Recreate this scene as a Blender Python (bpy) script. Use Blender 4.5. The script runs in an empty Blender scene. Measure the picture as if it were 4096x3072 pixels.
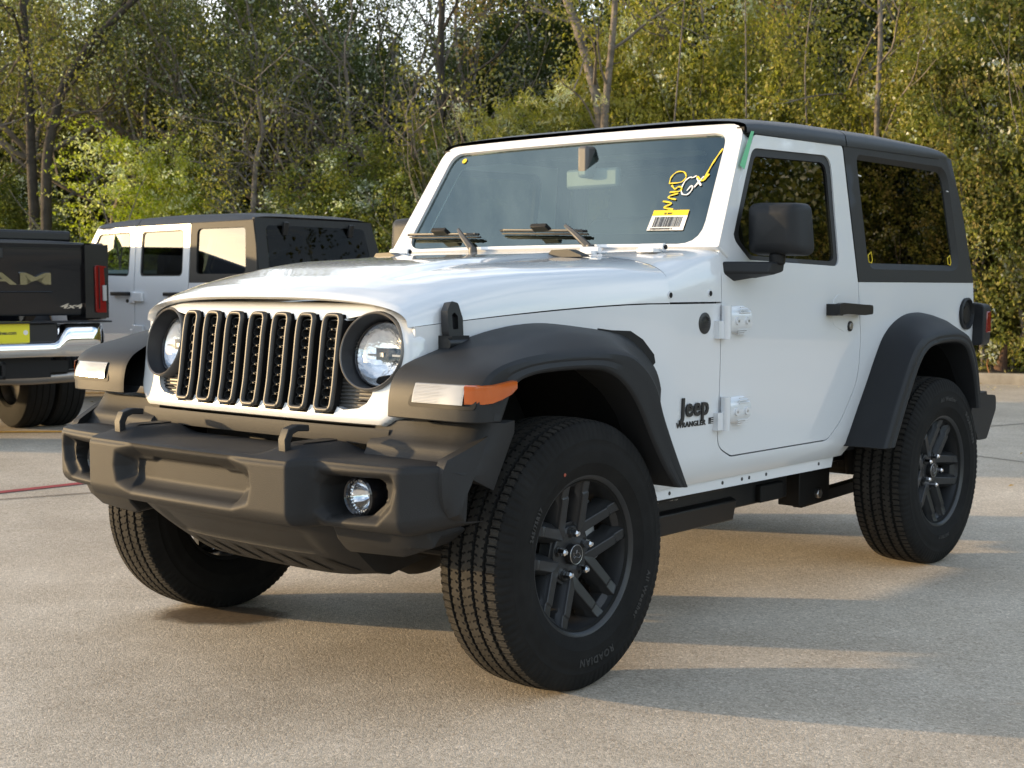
import bpy, bmesh, math, random
import numpy as np
from mathutils import Vector, Matrix
from mathutils.geometry import delaunay_2d_cdt

# ------------------------------------------------------------------ camera, world, sun, exposure
scene = bpy.context.scene
COL = scene.collection
CAM = np.array([3.1683, 3.3237, 1.1685])
YAW, PITCH, ROLL = math.radians(-139.583), math.radians(-4.0416), math.radians(0.13)
VH = np.array([math.cos(YAW), math.sin(YAW), 0.0])
RH = np.array([VH[1], -VH[0], 0.0])

def set_camera():
    v = np.array([math.cos(YAW)*math.cos(PITCH), math.sin(YAW)*math.cos(PITCH), math.sin(PITCH)])
    r = np.cross(v, [0, 0, 1]); r /= np.linalg.norm(r); u = np.cross(r, v)
    r2 = r*math.cos(ROLL)+u*math.sin(ROLL); u2 = -r*math.sin(ROLL)+u*math.cos(ROLL)
    cd = bpy.data.cameras.new('camera'); co = bpy.data.objects.new('camera', cd); COL.objects.link(co)
    cd.sensor_width = 36; cd.lens = 5599.5/4096*36; cd.clip_end = 2000; cd.clip_start = 0.05
    M = Matrix(((r2[0], u2[0], -v[0], CAM[0]), (r2[1], u2[1], -v[1], CAM[1]), (r2[2], u2[2], -v[2], CAM[2]), (0, 0, 0, 1)))
    co.matrix_world = M
    cd.dof.use_dof = True; cd.dof.focus_distance = 4.3; cd.dof.aperture_fstop = 9.0
    scene.camera = co
set_camera()

SUN_AZ, SUN_EL = math.radians(303.0), math.radians(8.4)
SUN_STRENGTH, SKY_STRENGTH, EXPOSURE = 2.5, 0.15, 1.38
scene.view_settings.view_transform = 'Standard'; scene.view_settings.look = 'None'
scene.view_settings.gamma = 1; scene.view_settings.exposure = EXPOSURE
scene.render.engine = 'CYCLES'
try:
    scene.cycles.use_denoising = True
    scene.cycles.max_bounces = 8; scene.cycles.transparent_max_bounces = 12
    scene.cycles.sample_clamp_indirect = 4; scene.cycles.caustics_reflective = False; scene.cycles.caustics_refractive = False
except Exception: pass

def set_world():
    w = bpy.data.worlds.new('World'); scene.world = w; w.use_nodes = True
    nt = w.node_tree; nt.nodes.clear(); N = nt.nodes.new; L = nt.links.new
    out = N('ShaderNodeOutputWorld'); bg = N('ShaderNodeBackground'); bg.inputs[1].default_value = SKY_STRENGTH
    sky = N('ShaderNodeTexSky'); sky.sky_type = 'NISHITA'; sky.sun_disc = False
    sky.sun_elevation = SUN_EL; sky.sun_rotation = math.pi/2-SUN_AZ
    sky.altitude = 100; sky.air_density = 1.0; sky.dust_density = 1.0; sky.ozone_density = 1.5
    tc = N('ShaderNodeTexCoord'); mp = N('ShaderNodeMapping'); mp.inputs['Scale'].default_value = (1.0, 1.0, 3.2)
    no = N('ShaderNodeTexNoise'); no.inputs['Scale'].default_value = 2.3; no.inputs['Detail'].default_value = 7; no.inputs['Roughness'].default_value = .58
    rp = N('ShaderNodeValToRGB'); rp.color_ramp.elements[0].position = .42; rp.color_ramp.elements[1].position = .66
    mul = N('ShaderNodeMath'); mul.operation = 'MULTIPLY'; mul.inputs[1].default_value = .75
    mix = N('ShaderNodeMix'); mix.data_type = 'RGBA'; mix.inputs['B'].default_value = (7.9, 7.9, 7.9, 1)
    L(tc.outputs['Generated'], mp.inputs[0]); L(mp.outputs[0], no.inputs['Vector']); L(no.outputs['Fac'], rp.inputs[0])
    sx = N('ShaderNodeSeparateXYZ'); L(tc.outputs['Generated'], sx.inputs[0])
    mr = N('ShaderNodeMapRange'); mr.inputs['From Min'].default_value = .25; mr.inputs['From Max'].default_value = .85; mr.inputs['To Min'].default_value = 1.0; mr.inputs['To Max'].default_value = .45; L(sx.outputs['Z'], mr.inputs['Value'])
    m2 = N('ShaderNodeMath'); m2.operation = 'MULTIPLY'; L(rp.outputs[0], m2.inputs[0]); L(mr.outputs[0], m2.inputs[1]); L(m2.outputs[0], mul.inputs[0]); L(mul.outputs[0], mix.inputs['Factor']); L(sky.outputs[0], mix.inputs['A'])
    L(mix.outputs['Result'], bg.inputs[0]); L(bg.outputs[0], out.inputs[0])
set_world()

def set_sun():
    ld = bpy.data.lights.new('sun', 'SUN'); ld.energy = SUN_STRENGTH; ld.angle = math.radians(0.8); ld.color = (1.0, .70, .36)
    lo = bpy.data.objects.new('sun', ld); COL.objects.link(lo)
    d = Vector((math.cos(SUN_AZ)*math.cos(SUN_EL), math.sin(SUN_AZ)*math.cos(SUN_EL), math.sin(SUN_EL)))
    lo.rotation_euler = d.to_track_quat('Z', 'Y').to_euler(); lo.location = d*50
set_sun()

rng = np.random.default_rng(7); random.seed(7)

# ------------------------------------------------------------------ materials
MATS = {}
def mat(name, col=(.5, .5, .5), rough=.5, metal=0., coat=0., spec=None, bump=None, var=None, emit=None, trans=0.):
    """bump=(scale, strength, distance); var=(scale, amount) value variation"""
    if name in MATS: return MATS[name]
    m = bpy.data.materials.new(name); m.use_nodes = True; nt = m.node_tree; b = nt.nodes['Principled BSDF']
    b.inputs['Base Color'].default_value = (*col, 1); b.inputs['Roughness'].default_value = rough; b.inputs['Metallic'].default_value = metal
    if coat: b.inputs['Coat Weight'].default_value = coat; b.inputs['Coat Roughness'].default_value = .03
    if spec is not None: b.inputs['Specular IOR Level'].default_value = spec
    if trans: b.inputs['Transmission Weight'].default_value = trans
    if emit: b.inputs['Emission Color'].default_value = (*emit[:3], 1); b.inputs['Emission Strength'].default_value = emit[3]
    N = nt.nodes.new; L = nt.links.new
    tc = N('ShaderNodeTexCoord')
    if var:
        no = N('ShaderNodeTexNoise'); no.inputs['Scale'].default_value = var[0]; no.inputs['Detail'].default_value = 6; no.inputs['Roughness'].default_value = .65
        L(tc.outputs['Object'], no.inputs['Vector'])
        rp = N('ShaderNodeValToRGB'); rp.color_ramp.elements[0].position = .3; rp.color_ramp.elements[1].position = .72
        rp.color_ramp.elements[0].color = (*[c*(1-var[1]) for c in col], 1); c2 = var[2] if len(var) > 2 else [min(1, c*(1+var[1])) for c in col]
        rp.color_ramp.elements[1].color = (*c2, 1)
        L(no.outputs['Fac'], rp.inputs[0]); L(rp.outputs[0], b.inputs['Base Color'])
    if bump:
        no = N('ShaderNodeTexNoise'); no.inputs['Scale'].default_value = bump[0]; no.inputs['Detail'].default_value = 3
        L(tc.outputs['Object'], no.inputs['Vector'])
        bp = N('ShaderNodeBump'); bp.inputs['Strength'].default_value = bump[1]; bp.inputs['Distance'].default_value = bump[2]
        L(no.outputs['Fac'], bp.inputs['Height']); L(bp.outputs[0], b.inputs['Normal'])
    MATS[name] = m; return m

def glass(name, tint, refl=1.0, rough=0.0, ior=1.5, dirt=0.0):
    """thin pane: tinted see-through plus a fresnel reflection"""
    if name in MATS: return MATS[name]
    m = bpy.data.materials.new(name); m.use_nodes = True; nt = m.node_tree; nt.nodes.clear(); N = nt.nodes.new; L = nt.links.new
    out = N('ShaderNodeOutputMaterial'); tr = N('ShaderNodeBsdfTransparent'); tr.inputs[0].default_value = (*tint, 1)
    gl = N('ShaderNodeBsdfGlossy'); gl.inputs['Roughness'].default_value = rough; gl.inputs[0].default_value = (*(refl if hasattr(refl, '__len__') else (refl,)*3), 1)
    ge = N('ShaderNodeNewGeometry'); dp = N('ShaderNodeVectorMath'); dp.operation = 'DOT_PRODUCT'; L(ge.outputs['Normal'], dp.inputs[0]); L(ge.outputs['Incoming'], dp.inputs[1])
    def mth(op, a, b=None):
        x = N('ShaderNodeMath'); x.operation = op
        for i, v in enumerate((a, b)):
            if v is None: continue
            if hasattr(v, 'links'): L(v, x.inputs[i])
            else: x.inputs[i].default_value = v
        return x.outputs[0]
    f0 = ((ior-1)/(ior+1))**2*1.9   # two faces of the pane
    fr = mth('ADD', mth('MULTIPLY', mth('POWER', mth('SUBTRACT', 1.0, mth('ABSOLUTE', dp.outputs['Value'])), 5.0), 1-f0), f0)
    mx = N('ShaderNodeMixShader'); L(fr, mx.inputs[0]); L(tr.outputs[0], mx.inputs[1]); L(gl.outputs[0], mx.inputs[2])
    L(mx.outputs[0], out.inputs[0]); MATS[name] = m; return m

WHITE = mat('white_paint', (.72, .735, .755), .25, coat=1.0, spec=.4, bump=(2.2, .12, .01))
WHITE.node_tree.nodes['Principled BSDF'].inputs['Coat IOR'].default_value = 1.6
PLASTIC = mat('textured_black_plastic', (.024, .024, .025), .6, spec=.25, bump=(420, .35, .002), var=(6, .10))
FLARE = mat('grey_black_moulded_plastic', (.019, .020, .022), .52, spec=.26, bump=(600, .22, .0015), var=(9, .08))
ROOF = mat('grained_black_hardtop', (.020, .021, .024), .42, spec=.4, bump=(700, .3, .0015))
ROOFSIDE = mat('grained_black_hardtop_side', (.020, .0195, .018), .6, spec=.35, bump=(700, .3, .0015))
BLACK = mat('matt_black', (.008, .008, .0085), .6, spec=.3)
FRIT = mat('black_frit', (.006, .006, .006), .9, spec=0.)
RINGLIP = mat('lamp_ring_lip', (.17, .16, .15), .4, metal=.2)
BEZEL = mat('lamp_bezel', (.040, .041, .045), .35)
TREAD = mat('dusty_tread', (.040, .037, .033), .85, spec=.1, bump=(260, .3, .002), var=(9, .35))
BLACKGLOSS = mat('gloss_black', (.012, .012, .014), .16, coat=.6)
SATIN = mat('satin_black', (.012, .012, .013), .38, spec=.4)
SEAL = mat('rubber_seal', (.015, .015, .016), .55)
MESHTRIM = mat('dark_mesh_trim', (.035, .034, .033), .4)
GREYTRIM = mat('grey_satin_trim', (.075, .073, .071), .45, metal=.2, bump=(500, .1, .001))
RUBBER = mat('tyre_rubber', (.013, .0128, .0125), .8, spec=.14, bump=(260, .25, .002), var=(14, .25))
RUBBERTXT = mat('tyre_lettering', (.026, .026, .026), .6)
RIM = mat('dark_grey_rim', (.034, .035, .037), .33, metal=.3, spec=.35)
CHROME = mat('chrome', (.82, .82, .82), .07, metal=1.)
STEEL = mat('steel', (.5, .5, .5), .3, metal=1.)
REDL = mat('red_lens', (.20, .004, .006), .18, coat=.6)
AMBER = mat('amber_lens', (.50, .10, .012), .2, coat=.8)
CLEARL = mat('clear_lens', (.36, .36, .36), .15, coat=1., bump=(18, .3, .004))
REFLECTOR = mat('lamp_reflector', (.85, .87, .9), .20, metal=.8, bump=(40, .6, .006))
FOGREF = mat('fog_reflector', (.9, .91, .93), .10, metal=1.)
DARKFAB = mat('seat_fabric', (.17, .17, .175), .85)
LINER = mat('wheel_well_liner', (.008, .008, .0082), .9, spec=.15, var=(40, .3))
YELLOWINK = mat('yellow_marker_ink', (.72, .55, .03), .5)
WHITEINK = mat('white_marker_ink', (.8, .8, .8), .5)
PAPER = mat('white_paper', (.75, .74, .72), .6)
INK = mat('black_print', (.03, .03, .03), .6)
YPAPER = mat('yellow_paper', (.75, .55, .02), .55)
GREEN = mat('green_masking_tape', (.15, .50, .26), .6)
LIME = mat('lime_paint_dab', (.35, .6, .08), .6)
WSGLASS = glass('windshield_glass', (.78, .93, .89), (.82, 1.0, .98), ior=1.8)  # reflection colour tinted teal to paint in the tone of the sky
TINT = glass('dark_tinted_glass', (.07, .08, .065), ior=1.42)
REARTINT = glass('dark_rear_glass', (.05, .055, .05), ior=1.16)
BGTINT = glass('tinted_privacy_glass', (.06, .07, .06), ior=1.75)
CLEARGLASS = glass('clear_side_glass', (.35, .40, .38), ior=1.75)
LENSGLASS = glass('lamp_lens_glass', (.93, .94, .95), ior=1.45)

# ------------------------------------------------------------------ mesh helpers
class MB:
    def __init__(s): s.v = []; s.f = []; s.m = []; s.mats = []; s.n = 0
    def add(s, v, f, m):
        v = np.asarray(v, float).reshape(-1, 3)
        if m not in s.mats: s.mats.append(m)
        k = s.mats.index(m); n = s.n
        s.v.append(v); s.f += [tuple(int(i)+n for i in q) for q in f]; s.m += [k]*len(f); s.n += len(v); return s
    def addg(s, vf, m): return s.add(vf[0], vf[1], m)
    def build(s, name, parent=None, ang=35, bev=0, seg=2, mirror=False, recalc=True, ba=40):
        v = np.concatenate(s.v)
        if mirror: v = v*np.array([1, -1, 1])
        me = bpy.data.meshes.new(name); me.from_pydata(v.tolist(), [], s.f)
        for m in s.mats: me.materials.append(m)
        me.polygons.foreach_set('material_index', s.m)
        if recalc:
            bm = bmesh.new(); bm.from_mesh(me); bmesh.ops.recalc_face_normals(bm, faces=bm.faces); bm.to_mesh(me); bm.free()
        if ang:
            me.polygons.foreach_set('use_smooth', [True]*len(me.polygons)); me.set_sharp_from_angle(angle=math.radians(ang))
        me.update()
        o = bpy.data.objects.new(name, me); COL.objects.link(o)
        if parent is not None: o.parent = parent
        if bev:
            b = o.modifiers.new('bevel', 'BEVEL'); b.width = bev; b.segments = seg; b.limit_method = 'ANGLE'; b.angle_limit = math.radians(ba); b.harden_normals = False
        return o

def one(name, vf, m, parent=None, **k): return MB().addg(vf, m).build(name, parent, **k)
def both(name, fn, m, parent, **k):
    """left and right of a mirrored part; fn() gives (v,f)"""
    a = MB().addg(fn(), m); return [a.build(name, parent, **k), a.build(name, parent, mirror=True, **k)]

def tag(o, label=None, cat=None, group=None, kind=None):
    for k, v in (('label', label), ('category', cat), ('group', group), ('kind', kind)):
        if v: o[k] = v
    return o
def empty(name, loc=(0, 0, 0), rz=0):
    o = bpy.data.objects.new(name, None); COL.objects.link(o); o.location = loc; o.rotation_euler = (0, 0, rz); o.empty_display_size = .2; return o
def copy_tree(o, parent=None):
    c = o.copy(); COL.objects.link(c); c.parent = parent
    for ch in list(o.children): copy_tree(ch, c)
    return c

def grid(P, cu=False, cv=False):
    P = np.asarray(P, float); nu, nv = P.shape[:2]; f = []
    for i in range(nu if cu else nu-1):
        a = i*nv; b = ((i+1) % nu)*nv
        for j in range(nv if cv else nv-1):
            k = (j+1) % nv; f.append((a+j, b+j, b+k, a+k))
    return P.reshape(-1, 3), f
def capped(P, cu=False, cv=True):
    """loft of closed sections with end caps"""
    v, f = grid(P, cu, cv); nu, nv = np.asarray(P).shape[:2]
    f.append(tuple(range(nv))[::-1]); f.append(tuple(range((nu-1)*nv, nu*nv))); return v, f
def box(c, s, R=None):
    c = np.asarray(c, float); s = np.asarray(s, float)/2
    v = np.array([[x, y, z] for x in (-1, 1) for y in (-1, 1) for z in (-1, 1)])*s
    if R is not None: v = v @ np.asarray(R).T
    return v+c, [(0, 1, 3, 2), (4, 6, 7, 5), (0, 4, 5, 1), (2, 3, 7, 6), (0, 2, 6, 4), (1, 5, 7, 3)]
def prism(poly, fm):
    """fm(pts2d, k) for k=0,1 maps the outline to two end faces"""
    p = np.asarray(poly, float); n = len(p); v = np.concatenate([fm(p, 0), fm(p, 1)])
    f = [tuple(range(n)), tuple(range(2*n-1, n-1, -1))]+[(i, (i+1) % n, n+(i+1) % n, n+i) for i in range(n)]
    return v, f
def roty(a): c, s = math.cos(a), math.sin(a); return np.array([[c, 0, s], [0, 1, 0], [-s, 0, c]])
def rotz(a): c, s = math.cos(a), math.sin(a); return np.array([[c, -s, 0], [s, c, 0], [0, 0, 1]])
def rotx(a): c, s = math.cos(a), math.sin(a); return np.array([[1, 0, 0], [0, c, -s], [0, s, c]])
def basis(ax):
    ax = np.asarray(ax, float); ax = ax/np.linalg.norm(ax)
    t = np.array([0, 0, 1.]) if abs(ax[2]) < .9 else np.array([1., 0, 0])
    u = np.cross(t, ax); u /= np.linalg.norm(u); return u, np.cross(ax, u), ax
def lathe(prof, n=32, o=(0, 0, 0), ax=(0, 1, 0), cap=False):
    u, w, a = basis(ax); th = np.linspace(0, 2*math.pi, n, endpoint=False); pr = np.asarray(prof, float)
    ring = np.cos(th)[:, None]*u+np.sin(th)[:, None]*w
    P = np.asarray(o)+ring[:, None, :]*pr[None, :, 0, None]+a*pr[None, :, 1, None]
    v, f = grid(P, cu=True)
    if cap:
        m = len(pr); f.append(tuple(i*m for i in range(n))); f.append(tuple(i*m+m-1 for i in range(n))[::-1])
    return v, f
def cyl(p, q, r, n=16, r2=None):
    p = np.asarray(p, float); q = np.asarray(q, float); l = np.linalg.norm(q-p)
    return lathe([(r, 0), (r2 if r2 is not None else r, l)], n, p, q-p, cap=True)
def sweep(path, sec, closed=False, up=(0, 0, 1), scale=None, cap=True):
    path = np.asarray(path, float); sec = np.asarray(sec, float); n = len(path)
    if closed: t = np.roll(path, -1, 0)-np.roll(path, 1, 0)
    else: t = np.gradient(path, axis=0)
    t /= np.linalg.norm(t, axis=1)[:, None]+1e-12
    up = np.asarray(up, float)
    if up.ndim == 1: up = np.tile(up, (n, 1))
    s = np.cross(t, up); s /= np.linalg.norm(s, axis=1)[:, None]+1e-12; u = np.cross(s, t)
    sc = np.ones(n) if scale is None else np.asarray(scale)
    P = path[:, None, :]+(s[:, None, :]*sec[None, :, 0, None]+u[:, None, :]*sec[None, :, 1, None])*sc[:, None, None]
    if closed: return grid(P, cu=True, cv=True)
    return capped(P) if cap else grid(P, cv=True)
def circ(r, n=8): th = np.linspace(0, 2*math.pi, n, endpoint=False); return np.stack([np.cos(th)*r, np.sin(th)*r], 1)
def tube(path, r, n=8, scale=None):
    path = np.asarray(path, float); d = path[-1]-path[0]; up = (0, 0, 1) if abs(d[2]) < .8*np.linalg.norm(d) else (0.3, 1, 0)
    return sweep(path, circ(r, n), up=up, scale=scale)
def roundpoly(pts, r, n=5):
    pts = [np.asarray(p, float) for p in pts]; m = len(pts); rr = r if hasattr(r, '__len__') else [r]*m; out = []
    for i in range(m):
        p = pts[i]; a = pts[i-1]-p; b = pts[(i+1) % m]-p; la, lb = np.linalg.norm(a), np.linalg.norm(b)
        a /= la; b /= lb; ang = math.acos(np.clip(a@b, -1, 1)); rad = rr[i]
        if rad <= 0 or ang > math.radians(178): out.append(p); continue
        d = min(rad/math.tan(ang/2), la*.48, lb*.48); q0 = p+a*d; q1 = p+b*d
        for k in range(n+1):
            t = k/n; out.append((1-t)**2*q0+2*t*(1-t)*p+t*t*q1)
    return np.array(out)
def sdpoly(P, poly):
    """signed distance, positive inside"""
    P = np.asarray(P, float); poly = np.asarray(poly, float); d = np.full(len(P), 1e9); ins = np.zeros(len(P), bool)
    for i in range(len(poly)):
        a = poly[i-1]; b = poly[i]; e = b-a; w = P-a; t = np.clip((w@e)/(e@e+1e-15), 0, 1)
        d = np.minimum(d, np.linalg.norm(w-t[:, None]*e, axis=1))
        c = ((a[1] > P[:, 1]) != (b[1] > P[:, 1]))
        with np.errstate(divide='ignore', invalid='ignore'):
            c &= P[:, 0] < (b[0]-a[0])*(P[:, 1]-a[1])/(b[1]-a[1]+1e-15)+a[0]
        ins ^= c
    return np.where(ins, d, -d)
def densify(poly, step):
    poly = np.asarray(poly, float); out = []
    for i in range(len(poly)):
        a = poly[i]; b = poly[(i+1) % len(poly)]; k = max(1, int(np.linalg.norm(b-a)/step))
        for j in range(k): out.append(a+(b-a)*j/k)
    return np.array(out)
def plate(outline, holes, fmap, thick, step=.05):
    """outline with holes, filled with a fine triangle mesh, mapped by fmap(uv)->(P,N), given a thickness behind the normal"""
    loops = [densify(outline, step)]+[densify(h, step) for h in holes]
    pts = np.concatenate(loops); lo, hi = pts.min(0), pts.max(0)
    gx, gy = np.meshgrid(np.arange(lo[0], hi[0], step), np.arange(lo[1], hi[1], step*.866))
    gx = gx+(np.arange(gx.shape[0]) % 2)[:, None]*step*.5
    G = np.stack([gx.ravel(), gy.ravel()], 1)+rng.uniform(-.02, .02, (gx.size, 2))*step
    ok = sdpoly(G, loops[0]) > step*.4
    for h in loops[1:]: ok &= sdpoly(G, h) < -step*.4
    G = G[ok]; edges = []; k = 0
    for l in loops:
        n = len(l); edges += [(k+i, k+(i+1) % n) for i in range(n)]; k += n
    A = np.concatenate([pts, G])
    vv, ee, ff, _, _, _ = delaunay_2d_cdt([Vector(p) for p in A], edges, [], 0, 1e-7)
    V2 = np.array([tuple(p) for p in vv]); F = np.array([tuple(q) for q in ff]); c = V2[F].mean(1)
    ok = sdpoly(c, loops[0]) > 0
    for h in loops[1:]: ok &= sdpoly(c, h) < 0
    F = F[ok]; P, N = fmap(V2); P = np.asarray(P); N = np.asarray(N)
    if N.ndim == 1: N = np.tile(N, (len(P), 1))
    n = len(P); faces = [tuple(q) for q in F]
    if thick:
        cnt = {}
        for q in faces:
            for i in range(3):
                e = (q[i], q[(i+1) % 3]); key = (min(e), max(e)); cnt.setdefault(key, []).append(e)
        walls = [v[0] for v in cnt.values() if len(v) == 1]
        faces += [tuple(i+n for i in q[::-1]) for q in faces]+[(b, a, a+n, b+n) for a, b in walls]
        P = np.concatenate([P, P-N*thick])
    return P, faces
def sstep(a, b, x): t = np.clip((np.asarray(x, float)-a)/(b-a), 0, 1); return t*t*(3-2*t)
def smooth_interp(x, xp, yp, w=.04):
    xs = np.linspace(min(xp)-.3, max(xp)+.3, 800); o = np.argsort(xp); ys = np.interp(xs, np.asarray(xp)[o], np.asarray(yp)[o])
    k = int(w/(xs[1]-xs[0])); ker = np.hanning(2*k+3); ker /= ker.sum()
    ys = np.convolve(np.pad(ys, k+1, mode='edge'), ker, 'valid'); return np.interp(x, xs, ys)
def text_mesh(body, size, fm, depth=.002, bold=0., spacing=1., align='LEFT', shear=0., sx=1.):
    """letters as a solid mesh; fm(uv)->(P,N)"""
    cu = bpy.data.curves.new('letters', 'FONT'); cu.body = body; cu.size = size; cu.extrude = depth/2; cu.offset = bold; cu.space_character = spacing
    cu.align_x = align; cu.shear = shear; cu.resolution_u = 3
    ob = bpy.data.objects.new('letters', cu); COL.objects.link(ob)
    me = ob.to_mesh(); v = np.array([tuple(p.co) for p in me.vertices]); f = [tuple(p.vertices) for p in me.polygons]
    ob.to_mesh_clear(); bpy.data.objects.remove(ob); bpy.data.curves.remove(cu)
    P, N = fm(v[:, :2]*np.array([sx, 1])); N = np.asarray(N)
    if N.ndim == 1: N = np.tile(N, (len(P), 1))
    return P+N*(v[:, 2:3]+depth/2), f

def ground_at(px, depth):
    """a spot on the ground: how far out from the camera and how far to the side"""
    lat = (px-1106)/3024*depth; return CAM*np.array([1, 1, 0])+VH*depth+RH*lat
# ------------------------------------------------------------------ the near two-door off-road car (front axle at x=0, nose towards +x, left side +y)
def taper(x):
    x = np.asarray(x, float); t = np.clip((x+.62)/1.03, 0, 1.1); return .785-.173*(t*t*(1.6-.6*t)*.35+t*.65)
def yside(x, z):
    z = np.asarray(z, float); y = taper(x)-np.where(z > 1.18, (z-1.18)*.115, 0)-.012*np.clip((1.02-z)/.42, 0, 2)**2
    return y-np.clip(.537-z, 0, 1)*.75
def nside(x, z, e=.004):
    x = np.asarray(x, float); z = np.asarray(z, float)
    gx = (yside(x+e, z)-yside(x-e, z))/(2*e); gz = (yside(x, z+e)-yside(x, z-e))/(2*e)
    n = np.stack([-gx, np.ones_like(gx), -gz], 1); return n/np.linalg.norm(n, axis=1)[:, None]
def fside(off=0.):
    def f(uv):
        P = np.stack([uv[:, 0], yside(uv[:, 0], uv[:, 1]), uv[:, 1]], 1); N = nside(uv[:, 0], uv[:, 1]); return P+N*off, N
    return f
def seam_z(x): x = np.asarray(x, float); return 1.112-.058*np.clip((x+.5)/.92, 0, 1.2)**1.5

DOOR = roundpoly([(-.907, 1.30), (-1.205, 1.703), (-1.872, 1.714), (-1.906, 1.18), (-1.937, .96), (-1.925, .80), (-1.80, .645), (-1.70, .579), (-1.0, .581), (-.907, .62)],
                 [.02, .03, .02, .05, .2, .2, .25, .09, .04, .07])
DWIN = roundpoly([(-1.10, 1.258), (-.995, 1.335), (-1.185, 1.655), (-1.768, 1.668), (-1.762, 1.243)], [.03, .05, .06, .06, .045])

WN = np.array([.8512, 0, .5248]); WU = np.array([-.5248, 0, .8512]); W0 = np.array([-.888, 0, 1.312])
def fws(off=0.):
    def f(uv):  # uv = (y, distance up the glass)
        P = W0+np.stack([0*uv[:, 0], uv[:, 0], 0*uv[:, 0]], 1)+uv[:, 1:2]*WU+WN*(off-.012*(uv[:, :1]/.7)**2*1.0); return P, WN
    return f

GZ = [.74, .775, .81, .877, .983, 1.03, 1.089, 1.13]; GX = [.49, .485, .471, .457, .443, .437, .424, .408]
def grx(z): return smooth_interp(z, GZ, GX, .03)
def fgr(off=0., edge=None, er=.03):
    def f(uv):
        y, z = uv[:, 0], uv[:, 1]; x = grx(z)+.008-.028*(np.abs(y)/.595)**3.2
        if edge is not None:
            d = np.clip(sdpoly(uv, edge), 0, er); x = x-er*(1-np.sqrt(np.clip(1-(1-d/er)**2, 0, 1)))
        return np.stack([x+off, y, z], 1), np.array([1., 0, 0])
    return f
HLY, HLZ, HLR = .482, .983, .1115

def hood_sec(x, nv=61, cowl=False):
    t = np.linspace(-1, 1, nv); t = np.sign(t)*(1-(1-np.abs(t))**1.5)
    Y = float(taper(x)) if x > -.6 else .775+.01*min(1, (-x-.6)/.28)
    zs = float(seam_z(x)) if not cowl else 1.114
    zt = float(smooth_interp(np.array([x]), [.46, .448, .436, .385, .30, .15, -.05, -.45, -.62, -.9], [1.120, 1.138, 1.150, 1.168, 1.189, 1.214, 1.236, 1.262, 1.270, 1.300], .016)[0])
    n = 2.75+1.45*min(1, max(0, (.42-x)/.38)) if not cowl else 4.2+7*max(0, (-.6-x)/.28)**1.3
    r = np.abs(t); z = zs+(zt-zs)*np.clip(1-r**n, 0, 1)**(1/n); y = Y*t
    z = z+.013*sstep(.385, .345, np.abs(y))*sstep(.36, .05, x)*(0 if cowl else 1)
    return np.stack([np.full(nv, x), y, z], 1)

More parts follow.
